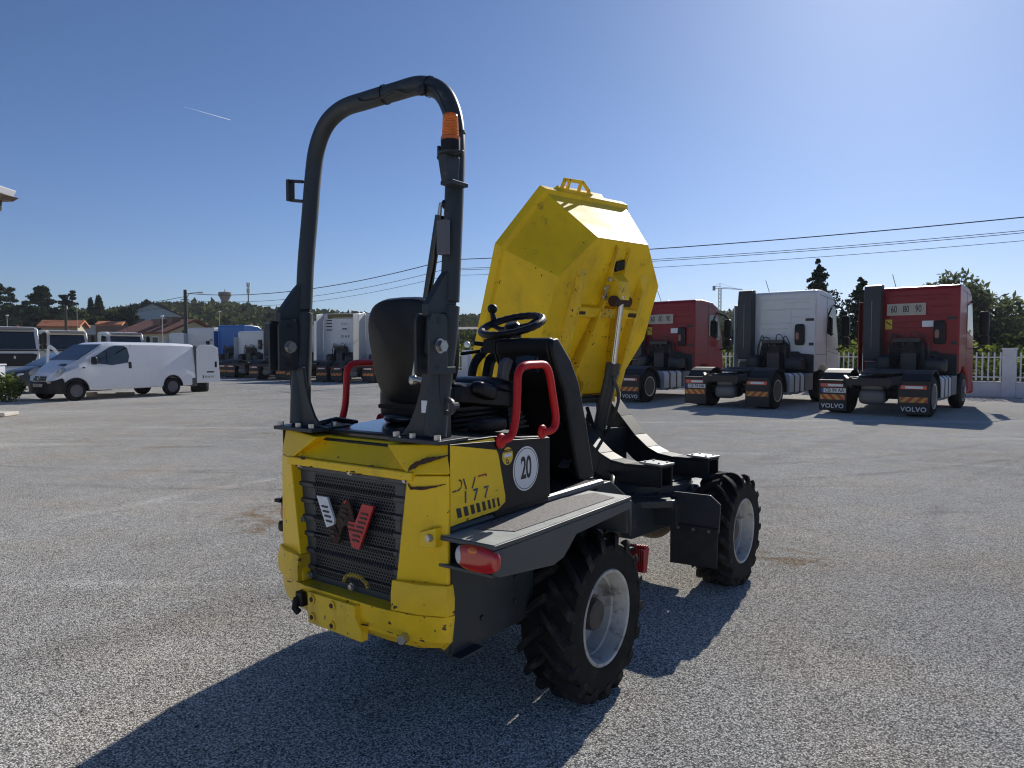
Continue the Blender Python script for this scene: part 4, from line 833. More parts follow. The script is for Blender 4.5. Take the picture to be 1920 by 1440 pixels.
# --- tipped skip : local p along the hinge, s from the back edge towards the spout (negative), r up out of the floor
PHI = R(68.5); n0 = (1.728, -.147, 2.33)
def SF(p, s, r):
    q = s * math.cos(PHI) - r * math.sin(PHI); z = s * math.sin(PHI) + r * math.cos(PHI)
    return (n0[0] + Pv[0] * p + Qv[0] * q, -(n0[1] + Pv[1] * p + Qv[1] * q), n0[2] + z)
def sb(): return MB(SF)
def half(pts): return pts + [(-x, y) for x, y in reversed(pts)]
floorp = half([(.265, 0), (.52, -.294), (.545, -.72), (.36, -1.17)])
rimp = half([(.43, .215), (.70, -.225), (.67, -1.15), (.43, -1.50)])
def off(poly, d):
    c = [sum(x for x, y in poly) / 8, sum(y for x, y in poly) / 8]; return [(c[0] + (x - c[0]) * (1 + d / math.hypot(x - c[0], y - c[1])), c[1] + (y - c[1]) * (1 + d / math.hypot(x - c[0], y - c[1]))) for x, y in poly]
b = sb(); N8 = 8
rings = [[(x, y, 0) for x, y in floorp], [(x, y, .44) for x, y in off(rimp, -.035)], [(x, y, .455) for x, y in off(rimp, .0)], [(x, y, .52) for x, y in off(rimp, .012)], [(x, y, .52) for x, y in off(rimp, -.03)], [(x, y, .44) for x, y in off(rimp, -.055)], [(x, y, .02) for x, y in off(floorp, -.02)]]
b.loft(rings)
skip = dp('skip', b, YELS, None, bevel=.006)
b = sb()   # welded ribs and channels on the underside
for p0, p1 in ((-.34, -.30), (.30, .34)):
    b.hexa([(p0 - .03, -.22, .001), (p1 + .03, -.22, .001), (p1 + .03, -1.16, .001), (p0 - .03, -1.16, .001), (p0, -.34, -.05), (p1, -.34, -.05), (p1, -1.16, -.075), (p0, -1.16, -.075)])
b.hexa([(-.30, -.47, .001), (.30, -.47, .001), (.30, -.56, .001), (-.30, -.56, .001), (-.30, -.48, -.045), (.30, -.48, -.045), (.30, -.55, -.045), (-.30, -.55, -.045)])
for s in (1, -1):   # gussets fanning from the cylinder mount to the hinge
    b.hexa([(.05 * s, -.40, .001), (.066 * s, -.40, .001), (.27 * s, -1.19, .001), (.25 * s, -1.19, .001), (.05 * s, -.40, -.05), (.066 * s, -.40, -.05), (.27 * s, -1.19, -.13), (.25 * s, -1.19, -.13)])
    b.hexa([(.40 * s, -.80, .001), (.415 * s, -.80, .001), (.33 * s, -1.17, .001), (.315 * s, -1.17, .001), (.40 * s, -.82, -.01), (.415 * s, -.82, -.01), (.33 * s, -1.17, -.10), (.315 * s, -1.17, -.10)])
b.hexa([(-.075, -.03, .001), (-.055, -.03, .001), (-.055, -.40, .001), (-.075, -.40, .001), (-.07, -.05, -.03), (-.06, -.05, -.03), (-.06, -.40, -.05), (-.07, -.40, -.05)])
b.hexa([(.055, -.03, .001), (.075, -.03, .001), (.075, -.25, .001), (.055, -.25, .001), (.06, -.05, -.02), (.07, -.05, -.02), (.07, -.25, -.03), (.06, -.25, -.03)])
for p0 in (-.10, .22): b.hexa([(p0, -1.0, .001), (p0 + .02, -1.0, .001), (p0 + .02, -1.19, .02), (p0, -1.19, .02), (p0, -1.05, -.10), (p0 + .02, -1.05, -.10), (p0 + .02, -1.22, -.10), (p0, -1.22, -.10)])
dp('underside_rib', b, YEL2, skip, bevel=.008)
b = sb(); b.hexa([(-.34, -1.175, -.002), (.34, -1.175, -.002), (.30, -1.50, .39), (-.30, -1.50, .39), (-.34, -1.18, -.012), (.34, -1.18, -.012), (.30, -1.51, .38), (-.30, -1.51, .38)]); dp('spout_plate', b, mat('dirty_yellow', (.30, .20, .03), .7, var=.4, vscale=9, dirt=(.05, .04, .03), dscale=4, dlo=.45, dhi=.6), skip, bevel=.004)
b = sb(); b.hexa([(-.07, -.22, .001), (.08, -.22, .001), (.08, -.46, .001), (-.07, -.46, .001), (-.045, -.26, -.10), (.065, -.26, -.10), (.065, -.40, -.16), (-.045, -.40, -.16)])
mt_ = dp('cylinder_mount', b, YEL2, skip, bevel=.01)
b = sb(); b.cyl((-.08, -.40, -.12), (.09, -.40, -.12), .038, seg=18); dp('mount_pin', b, RUST, mt_)
b = sb(); b.prism(rrect(.035, .11, .016), 0, 1, 'z') if 0 else None
b.box((-.095, -.36, -.055), (.018, .11, .018)); b.cyl((-.105, -.33, -.055), (-.12, -.33, -.06), .012, seg=8); b.cyl((-.105, -.39, -.055), (-.12, -.39, -.06), .012, seg=8); b.cyl((-.09, -.265, -.04), (-.09, -.265, -.065), .018, seg=6)
dp('lock_plate', b, STEEL, mt_, bevel=.003)
b = sb(); b.box((.01, -.17, -.015), (.085, .07, .02), Matrix.Rotation(R(18), 3, 'Z')); dp('rubber_pad', b, BLK, skip, bevel=.003)
b = sb(); b.box((-.27, -.52, -.048), (.07, .022, .008)); b.box((.27, -.52, -.048), (.10, .03, .012)); dp('wear_mark', b, RUST, skip, bevel=.002)
# scratches on the side that faces the camera
b = sb()
def onside(t, v, s=-1, e=.0025):   # t along side panel edge (s coordinate), v 0 floor .. 1 rim
    a = Vector((-.52, -.294, 0)).lerp(Vector((-.545, -.72, 0)), t); c = Vector((-.668, -.235, .44)).lerp(Vector((-.635, -1.13, .44)), t); p = a.lerp(c, v); n = (Vector((-.545, -.72, 0)) - Vector((-.52, -.294, 0))).cross(c - a).normalized()
    if n.x > 0: n = -n
    return p + n * e
random.seed(5)
def scr(b, t, v, dt, dv, wd):
    a = onside(t, v); c = onside(t + dt, v + dv); d = (c - a); q = d.cross(Vector((1, 0, .3))).normalized() * wd
    mdl = (a + c) / 2 + q * random.uniform(-1, 1); b.add([a, mdl + q, c, mdl - q], [(0, 1, 2, 3)])
scr(b, .12, .88, .10, -.6, .003)
for k in range(46):
    t = random.uniform(.02, .95); v = random.uniform(.05, .97); l = random.uniform(.01, .06); scr(b, t, v, l * random.uniform(.2, 2), l * random.uniform(-1, 1), random.uniform(.002, .007))
for k in range(7): scr(b, .35 + .05 * k + random.uniform(-.02, .02), .62 + .03 * math.sin(k * 2), .055, .03 * math.sin(k * 3), .004)
dp('paint_scratch', b, RUST, skip, smooth=False)
# handle bracket on the raised rim, built as a frame with three openings
b = sb()
def strip(b, pts, y0, y1, wd):
    for a, c in zip(pts, pts[1:]):
        d = (Vector(c) - Vector(a)).normalized(); n = Vector((-d.y, d.x)) * wd / 2; a2 = Vector(a) - d * wd / 3; c2 = Vector(c) + d * wd / 3
        b.hexa([(a2.x - n.x, a2.y - n.y, y0), (c2.x - n.x, c2.y - n.y, y0), (c2.x - n.x, c2.y - n.y, y1), (a2.x - n.x, a2.y - n.y, y1), (a2.x + n.x, a2.y + n.y, y0), (c2.x + n.x, c2.y + n.y, y0), (c2.x + n.x, c2.y + n.y, y1), (a2.x + n.x, a2.y + n.y, y1)])
strip(b, [(-.25, .21), (-.235, .298), (-.06, .305), (.02, .255), (.05, .21)], .488, .504, .026)
for p in (-.190, -.075): strip(b, [(p, .22), (p, .30)], .4885, .5035, .026)
b.bb(-.26, .07, .205, .24, .488, .504)
b.hexa([(-.29, .19, .47), (.20, .19, .47), (.20, .225, .53), (-.29, .225, .53), (-.27, .215, .46), (.18, .215, .46), (.18, .25, .52), (-.27, .25, .52)])
dp('lifting_bracket', b, YEL, skip, bevel=.003)
b = sb(); q = [onside(.56, .91, e=.004), onside(.67, .70, e=.004), onside(.78, .76, e=.004), onside(.77, .90, e=.004)]; b.add(q, [(0, 1, 2, 3)]); dp('warning_triangle', b, mat('red_decal', (.42, .015, .015), .4), skip, smooth=False)

# --- tipping cylinder
b = mb(); b.tube([(1.795, -.42, .80), (1.745, -.235, 1.46)], .048, seg=20); b.tube([(1.749, -.25, 1.40), (1.744, -.232, 1.475)], .053, seg=20); b.cyl((1.72, -.42, .78), (1.87, -.42, .78), .06)
b.tube([(1.80, -.36, .86), (1.76, -.20, 1.20), (1.70, -.21, 1.38)], .012, smooth=4); cyl_ = dp('tipping_cylinder', b, mat('dark_cylinder_paint', (.035, .04, .043), .45, var=.2, vscale=10))
b = mb(); b.tube([(1.745, -.235, 1.46), (1.731, -.162, 1.955)], .022, seg=16); dp('piston_rod', b, CHROME, cyl_)
b = mb(); b.tube([(1.5, -.2, .72), (1.6, -.35, .95), (1.72, -.42, 1.1)], .018, smooth=4); b.tube([(1.55, -.1, .72), (1.66, -.3, .92), (1.75, -.45, 1.15)], .014, smooth=4); b.tube([(1.15, .05, .66), (1.3, .0, .74), (1.5, -.15, .73)], .016, smooth=4); dp('hydraulic_hose', b, BLK)

# --- dash cowl
CL = .05
b = mb()
prof = [(.29, .912), (.20, 1.19), (.13, 1.37), (.02, 1.46), (-.035, 1.56), (-.03, 1.61), (.0, 1.625), (.035, 1.62), (.15, 1.515), (.225, 1.405), (.305, 1.19), (.385, .912)]
b.prism(prof, CL, .355, 'y')
for s in (1, -1):  # side wings that wrap back towards the operator
    w0 = .345 if s > 0 else CL + .01; w1 = .375 if s > 0 else CL - .02
    b.prism([(.225, .913), (.15, 1.17), (.085, 1.37), (.0, 1.50), (-.03, 1.57), (-.02, 1.615), (.032, 1.623), (.150, 1.518), (.226, 1.407), (.307, 1.19), (.387, .913)], w0, w1, 'y')
cowl = dp('dash_cowl', b, BLK, None, bevel=.016)
b = mb(); rt = Matrix.Rotation(R(-44), 3, 'Y'); b.box((-.013, .23, 1.515), (.13, .16, .014), Matrix.Rotation(R(-61), 3, 'Y')); gp_ = dp('gauge_panel', b, BLK, cowl, bevel=.003)
axn = V(-.875, 0, .485).normalized()
b = mb(); b.lathe([(.0, .0), (.052, .0), (.056, .006), (.060, .006), (.060, -.004), (0, -.004)], (-.022, .235, 1.520), axn, 30); dp('round_gauge', b, mat('gauge_ring', (.06, .065, .07), .35), gp_)
b = mb(); b.lathe([(0, .001), (.047, .001), (.047, .0075), (0, .0075)], (-.022, .235, 1.520), axn, 24); b.box((-.0295, .235, 1.5245), (.04, .045, .003), Matrix.Rotation(R(-61), 3, 'Y')); dp('gauge_face', b, mat('gauge_face', (.02, .03, .04), .15, coat=.5), gp_)
b = mb(); b.cyl((.19, .29, 1.20), (.165, .29, 1.195), .026); dp('socket', b, BLKG, cowl)
b = mb(); b.box((.085, .02, 1.385), (.012, .018, .09)); dp('red_lever', b, RED, cowl, bevel=.003)
b = mb(); b.tube([(.30, -.10, 1.60), (.33, -.25, 1.595), (.25, -.25, 1.55), (.18, -.25, 1.49), (.155, -.25, 1.40), (.155, -.25, 1.20), (.17, -.25, .93)], .024, smooth=6); b.tube([(.26, -.12, 1.55), (.27, -.20, 1.52), (.24, -.20, 1.47), (.225, -.20, 1.38), (.23, -.20, 1.1), (.24, -.2, .93)], .030, 8, smooth=5); dp('grab_rail', b, BLK, cowl)
# steering column and wheel
wc = V(.115, .045, 1.69); ax = V(-.34, -.01, .94).normalized()
b = mb(); b.tube([(.10, .06, 1.25), (.085, .045, 1.50), wc - ax * .03], .035, seg=12); b.box((.06, .03, 1.585), (.13, .15, .07)); b.tube([wc - ax * .10, wc - ax * .02], [.03, .045]); b.tube([(.07, 0, 1.585), (.03, -.13, 1.60)], .012); b.tube([(.02, -.08, 1.56), (-.03, -.17, 1.545)], .009)
col = dp('steering_column', b, BLK, None, bevel=.006)
nx = ax.cross(V(0, 1, 0)).normalized(); ny = ax.cross(nx)
def cp(r, a, h=0): return wc + nx * r * math.cos(a) + ny * r * math.sin(a) + ax * h
b = mb(); n = 48; ring = []
for k in range(n):
    a = 2 * math.pi * k / n; cdir = nx * math.cos(a) + ny * math.sin(a); rk = .0185 + .0012 * math.cos(a * 24)
    ring.append([wc + cdir * (.158 + rk * math.cos(2 * math.pi * j / 10)) + ax * rk * math.sin(2 * math.pi * j / 10) for j in range(10)])
b.loft(ring, closed=True)
for a in (R(100), R(215), R(330)): b.tube([cp(.02, a, -.02), cp(.09, a, -.025), cp(.157, a, 0)], [.014, .014, .011], 8)
b.lathe([(0, -.03), (.04, -.03), (.04, 0), (.03, .012), (0, .016)], wc, ax, 24)
sw_ = dp('steering_wheel', b, BLKV, col)
KNOB = 112; b = mb(); ka = R(KNOB); b.sell(cp(.158, ka, .075), (.025, .025, .025), .9); b.tube([cp(.165, ka, .0), cp(.168, ka, .06)], [.020, .012]); dp('spinner_knob', b, BLK, sw_)

# --- seat
b = mb(); rings = []
bt = V(-.515, -.035, 1.36); up = V(-.10, 0, .995).normalized(); fr = V(.995, 0, .10)
for d, sc_ in ((-.065, .90), (-.055, .97), (-.03, 1.0), (.03, .985), (.05, .93), (.055, .85)):
    rg = []
    for k in range(40):
        a = 2 * math.pi * k / 40; c_, s_ = math.cos(a), math.sin(a)
        x = math.copysign(abs(c_) ** .62, c_); y = math.copysign(abs(s_) ** (.62 if s_ < 0 else .78), s_); hh = .235 * y; wid = .213 + .028 * (y * .5 + .5) * 2 - .012
        bow = .03 * (x * x)
        rg.append(bt + up * (.20 + hh * sc_ * 1.0) + V(0, 1, 0) * (x * wid * sc_) + fr * (d + bow))
    rings.append(rg)
b.loft(rings); seat_b = dp('backrest', b, BLKV, None)
b = mb(); b.sell((-.475, -.025, 1.335), (.085, .205, .085), .35); dp('lumbar_cover', b, BLKV, seat_b)
b = mb(); b.sell((-.285, 0.0, 1.352), (.22, .235, .058), .42, Matrix.Rotation(R(6), 3, 'Y'), nu=32, nv=14); b.sell((-.165, .02, 1.382), (.105, .20, .058), .7, nu=28)
seat = dp('seat_cushion', b, BLKV)
b = mb(); b.sell((-.36, .235, 1.385), (.075, .036, .036), .6, Matrix.Rotation(R(14), 3, 'Y')); dp('seat_bolster', b, BLKV, seat)
b = mb()
for k in range(5): b.box((-.33, 0, 1.215 + k * .022), (.36 - .03 * (k % 2), .38 - .03 * (k % 2), .02))
dp('seat_suspension', b, BLK, seat, bevel=.006)
b = mb(); b.bb(-.56, -.10, -.215, .215, 1.302, 1.32); b.sell((-.42, .30, 1.245), (.10, .05, .03), .5); dp('seat_pan', b, BLK, seat, bevel=.004)
# control boot and lever right of the seat
b = mb()
for k in range(7): q = 1 - k * .085; b.box((-.145 + .008 * k, .20 - .006 * k, 1.21 + .021 * k), (.16 * q, .15 * q, .013)); b.box((-.145 + .008 * k, .20 - .006 * k, 1.221 + .021 * k), (.13 * q, .12 * q, .014))
boot = dp('lever_boot', b, BLK, None, bevel=.003)
b = mb(); b.prism([(-.20, 1.355), (-.06, 1.345), (-.05, 1.375), (-.075, 1.40), (-.07, 1.45), (-.035, 1.515), (-.075, 1.53), (-.115, 1.505), (-.13, 1.44), (-.15, 1.40), (-.20, 1.375)], .13, .165, 'y'); dp('control_lever', b, mat('lever_grey', (.12, .12, .125), .45), boot, bevel=.006)

# --- grab handles
hr = [(-.575, .485, 1.205), (-.575, .535, 1.205), (-.525, .548, 1.225), (-.497, .55, 1.30), (-.488, .55, 1.40), (-.482, .55, 1.465), (-.445, .55, 1.497), (-.36, .55, 1.502), (-.285, .55, 1.497), (-.250, .55, 1.455), (-.225, .55, 1.37), (-.200, .55, 1.27), (-.222, .55, 1.222), (-.28, .54, 1.215), (-.28, .485, 1.215)]
hr = [(u - .0, w - .045 if w > .5 else w, z) for u, w, z in hr]
for s in (1, -1):
    b = mb(); b.tube([V(u, w * s, z) for u, w, z in hr], .0165, 12, smooth=5)
    for e in (hr[0], hr[-1]): b.sell((e[0], .488 * s, e[2]), (.03, .012, .03), .9)
    dp('grab_handle', b, RED)

# --- roll bar
def rp(s):
    return [V(-.85, .385 * s, 1.24), V(-.835, .395 * s, 1.42), V(-.815, .41 * s, 1.62), V(-.80, .42 * s, 1.80)]
b = mb(); RT = .036
up_ = [V(-.80, -.42, 1.74), V(-.785, -.42, 1.95), V(-.765, -.415, 2.15), V(-.750, -.408, 2.33), V(-.744, -.385, 2.45), V(-.740, -.325, 2.54), V(-.738, -.22, 2.585), V(-.737, -.08, 2.59), V(-.737, .08, 2.59), V(-.738, .22, 2.585), V(-.740, .325, 2.54), V(-.744, .385, 2.45), V(-.750, .408, 2.33), V(-.765, .415, 2.15), V(-.785, .42, 1.95), V(-.80, .42, 1.74)]
b.tube(up_, RT, 16, smooth=6)
roll = dp('roll_bar', b, GRY)
for s in (1, -1):
    b = mb(); b.tube([V(-.80, .42 * s, 1.725), V(-.812, .415 * s, 1.60), V(-.835, .40 * s, 1.42), V(-.85, .39 * s, 1.245)], [.038, .038, .040, .044], 14, smooth=4)
    fl = [(.20, 1.238), (.24, 1.246), (.275, 1.285), (.305, 1.34), (.332, 1.41), (.345, 1.49), (.435, 1.49), (.425, 1.238)]
    b.prism([(w * s, z) for w, z in fl], -.868, -.856, 'x'); b.hexa([(-.868, .414 * s, 1.238), (-.80, .414 * s, 1.238), (-.80, .426 * s, 1.238), (-.868, .426 * s, 1.238), (-.868, .423 * s, 1.49), (-.82, .423 * s, 1.49), (-.82, .435 * s, 1.49), (-.868, .435 * s, 1.49)])
    post = dp('lower_post', b, GRY, roll, bevel=.002)
    b = mb(); b.bb(-.925, -.76, .22 * s, .475 * s, 1.222, 1.238); dp('foot_plate', b, GRY, post, bevel=.003)
    h = mb()
    for u, w in ((-.905, .245), (-.905, .33), (-.905, .45), (-.79, .24)): h.cyl((u, w * s, 1.238), (u, w * s, 1.256), .013, seg=6)
    dp('bolt', h, STEEL, post)
    # folding hinge behind the post: paired plates, the lug of the upper half between them
    for wo in (.385, .449):
        b = mb(); b.prism([(-.955, 1.475), (-.955, 1.665), (-.94, 1.69), (-.875, 1.69), (-.86, 1.67), (-.86, 1.50), (-.815, 1.50), (-.815, 1.475)], wo * s, (wo + .012) * s, 'y'); pl = dp('hinge_plate', b, GRY, roll, bevel=.002)
        h = mb(); q = (wo + (.0122 if s * (wo - .42) > 0 or True else 0)) * s if s > 0 else (wo - .0005) * s; h.cyl((-.905, q, 1.665), (-.905, q + .0012, 1.665), .012, seg=12); h.cyl((-.915, q, 1.50), (-.915, q + .0012, 1.50), .010, seg=12); dp('bolt_hole', h, INK, pl)
    b = mb(); b.prism([(-.775, 1.90), (-.851, 1.824), (-.933, 1.723), (-.934, 1.682), (-.915, 1.678), (-.925, 1.55), (-.90, 1.535), (-.872, 1.55), (-.868, 1.695), (-.78, 1.70)], .405 * s, .435 * s, 'y'); dp('hinge_lug', b, GRY, roll, bevel=.002)
    h = mb(); w0, w1 = (.461, .485) if s > 0 else (-.385, -.361); h.cyl((-.905, w0, 1.575), (-.905, w1, 1.575), .022, seg=6); w0 = .461 if s > 0 else -.385; h.cyl((-.905, w0, 1.575), (-.905, w0 + .006, 1.575), .027, seg=14); dp('bolt', h, STEEL, pl)
b = mb(); b.bb(-.875, -.858, .345, .385, 1.33, 1.375); dp('paper_label', b, WHITE, roll, smooth=False)
b = mb(); b.lathe([(.015, -.006), (.033, -.006), (.033, .006), (.015, .006)], (-.84, .445, 1.355), (1, 0, 0), 18, closed=True); b.cyl((-.86, .48, 1.36), (-.83, .48, 1.36), .012, seg=8); dp('eye_lug', b, GRY, roll)
# gas strut
b = mb(); b.tube([(-.80, .372, 2.06), (-.80, .307, 1.755)], .017, 12); st_ = dp('gas_strut', b, BLKG, roll)
b = mb(); b.tube([(-.80, .307, 1.755), (-.80, .235, 1.46)], .008, 10); b.sell((-.80, .232, 1.445), (.015, .015, .02), .7); b.cyl((-.80, .235, 1.45), (-.84, .385, 1.44), .012); b.tube([(-.80, .372, 2.06), (-.80, .378, 2.10), (-.785, .41, 2.10)], .009); dp('strut_rod', b, STEEL, st_)
b = mb(); b.cyl((-.79, .385, 2.10), (-.785, .41, 2.10), .017); dp('strut_mount', b, BLK, st_)
b = mb(); b.bb(-.862, -.835, .41, .455, 1.905, 2.03); bx_ = dp('relay_box', b, mat('relay_grey', (.10, .10, .115), .5), roll, bevel=.004)
b = mb(); b.bb(-.80, -.765, -.535, -.515, 2.225, 2.32); b.tube([(-.78, -.525, 2.315), (-.78, -.44, 2.30)], .008, 8); b.tube([(-.78, -.525, 2.23), (-.78, -.44, 2.215)], .008, 8); dp('lock_loop', b, GRY, roll, bevel=.004)
# beacon on its bracket
b = mb(); b.tube([(-.83, .452, 2.262), (-.83, .452, 2.272)], .046, 14); b.hexa([(-.85, .425, 2.165), (-.79, .425, 2.165), (-.79, .455, 2.165), (-.85, .455, 2.165), (-.86, .415, 2.262), (-.78, .415, 2.262), (-.78, .455, 2.262), (-.86, .455, 2.262)]); b.bb(-.85, -.76, .42, .478, 2.155, 2.170); b.tube([(-.83, .39, 2.262), (-.83, .51, 2.264)], .007, 8); b.bb(-.845, -.825, .40, .41, 2.25, 2.30)
br = dp('beacon_bracket', b, GRY, roll, bevel=.004)
b = mb(); b.lathe([(0, 0), (.034, 0), (.035, .012), (.035, .04), (0, .04)], (-.83, .452, 2.272), (0, 0, 1), 22); bs = dp('beacon_base', b, BLK, br)
b = mb(); pr = [(0, .04), (.037, .04), (.037, .053)]
for k in range(14): pr += [(.0335 - .0003 * k, .055 + k * .0062), (.0315 - .0003 * k, .058 + k * .0062)]
pr += [(.027, .145), (.015, .150), (0, .151)]
b.lathe([(r_ * .95, .04 + (h_ - .04) * .88) for r_, h_ in pr], (-.83, .452, 2.272), (0, 0, 1), 28); dp('beacon_lens', b, mat('amber_beacon', (.95, .26, .01), .2, spec=.6, coat=.3, trans=.6), br)
b = mb(); b.tube([(-.83, .44, 2.40), (-.80, .37, 2.50), (-.775, .30, 2.56), (-.778, .25, 2.552)], .0035, 6, smooth=4); b.tube([(-.775, .28, 2.565), (-.778, .20, 2.548), (-.776, .12, 2.575), (-.776, .02, 2.562), (-.776, -.06, 2.57), (-.776, -.09, 2.588)], .005, 6, smooth=5)
for w, z0 in ((.03, 2.59), (.27, 2.57)): b.lathe([(.0368, -.003), (.0395, -.003), (.0395, .003), (.0368, .003)], (-.738, w, z0), (0, 1, 0 if w < .1 else -.35), 20, closed=True)
b.lathe([(.0368, -.003), (.0395, -.003), (.0395, .003), (.0368, .003)], (-.748, .405, 2.37), (0, 0, 1), 20, closed=True); b.sell((-.78, .27, 2.545), (.012, .016, .02), .5)
dp('cable', b, INK, roll)
# ================================================================== tractor units and trucks
SHN = mat('dark_wheel_dish', (.05, .05, .055), .4, metal=.4, var=.1, vscale=20)
RIMD = mat('grey_truck_rim', (.13, .13, .135), .5, metal=.3, var=.2, vscale=20)
TANK = mat('tank_aluminium', (.55, .56, .57), .45, metal=.3, var=.15, vscale=3)
CABG = mat('cab_grey_plastic', (.030, .033, .038), .55, var=.1)
PLATE = mat('number_plate_white', (.62, .63, .64), .4)
EUB = mat('plate_blue', (.02, .06, .35), .4)
def add(name, b, m, parent, bevel=0, **k): return b.build(name, m, parent, bevel, **k)
def twheel(t, x, y, s, twin, rim):
    b = MB(); w = .60 if twin else .32; c = V(x, y, .505); o = -s
    b.lathe([(.30, -w / 2), (.42, -w / 2), (.49, -w / 2 + .04), (.505, -w / 2 + .07), (.505, w / 2 - .07), (.49, w / 2 - .04), (.42, w / 2), (.30, w / 2)], c, (0, 1, 0), 28, closed=True)
    wh = add('wheel', b, RUB, t)
    b = MB(); e = s * w / 2
    if twin: b.lathe([(.305, e), (.285, e * .97), (.265, e * .6), (.25, e * .12), (.20, e * .02), (.13, e * .10), (.115, e * .60), (0, e * .64)], c, (0, 1, 0), 24)
    else: b.lathe([(.305, e), (.28, e * .9), (.26, e * .55), (.16, e * .85), (.12, e * 1.05), (.07, e * 1.3), (0, e * 1.32)], c, (0, 1, 0), 24)
    rm = add('rim', b, rim, wh)
    b = MB(); b.lathe([(.30, e * .99), (.308, e * 1.02), (.285, e * 1.0), (.268, e * .78), (.262, e * .78), (.28, e * .97)], c, (0, 1, 0), 28, closed=True); q_ = e * (.62 if twin else 1.30); b.lathe([(0, q_ * .9), (.10, q_ * .9), (.10, q_ * 1.0), (.07, q_ * 1.05), (0, q_ * 1.06)], c, (0, 1, 0), 18); add('rim_ring', b, ALU, rm)
    b = MB()
    for k in range(8):
        a = k * math.pi / 4; q = e * (.40 if twin else .98); b.cyl(c + V(.185 * math.cos(a), q, .185 * math.sin(a)), c + V(.185 * math.cos(a), q + s * .035, .185 * math.sin(a)), .022, seg=6)
    add('wheel_nuts', b, STEEL, rm); return wh
def striped(t, x, y0, y1, z0, z1, flip):
    b = MB(); b.bb(x - .006, x, y0, y1, z0, z1); bd = add('hazard_board', b, YREF, t, smooth=False)
    b = MB(); W = y1 - y0; n = 3
    for k in range(-1, n + 1):
        q = [(y0 + W * (k + .0) / n, z0), (y0 + W * (k + .5) / n, z0), (y0 + W * (k + .5) / n + (z1 - z0) * flip, z1), (y0 + W * k / n + (z1 - z0) * flip, z1)]
        q = [(min(max(a, y0), y1), z) for a, z in q]
        if max(a for a, z in q) - min(a for a, z in q) > .03: b.add([(x - .0075, a, z) for a, z in q], [(0, 1, 2, 3)])
    add('red_stripes', b, RREF, bd, smooth=False, recalc=False)
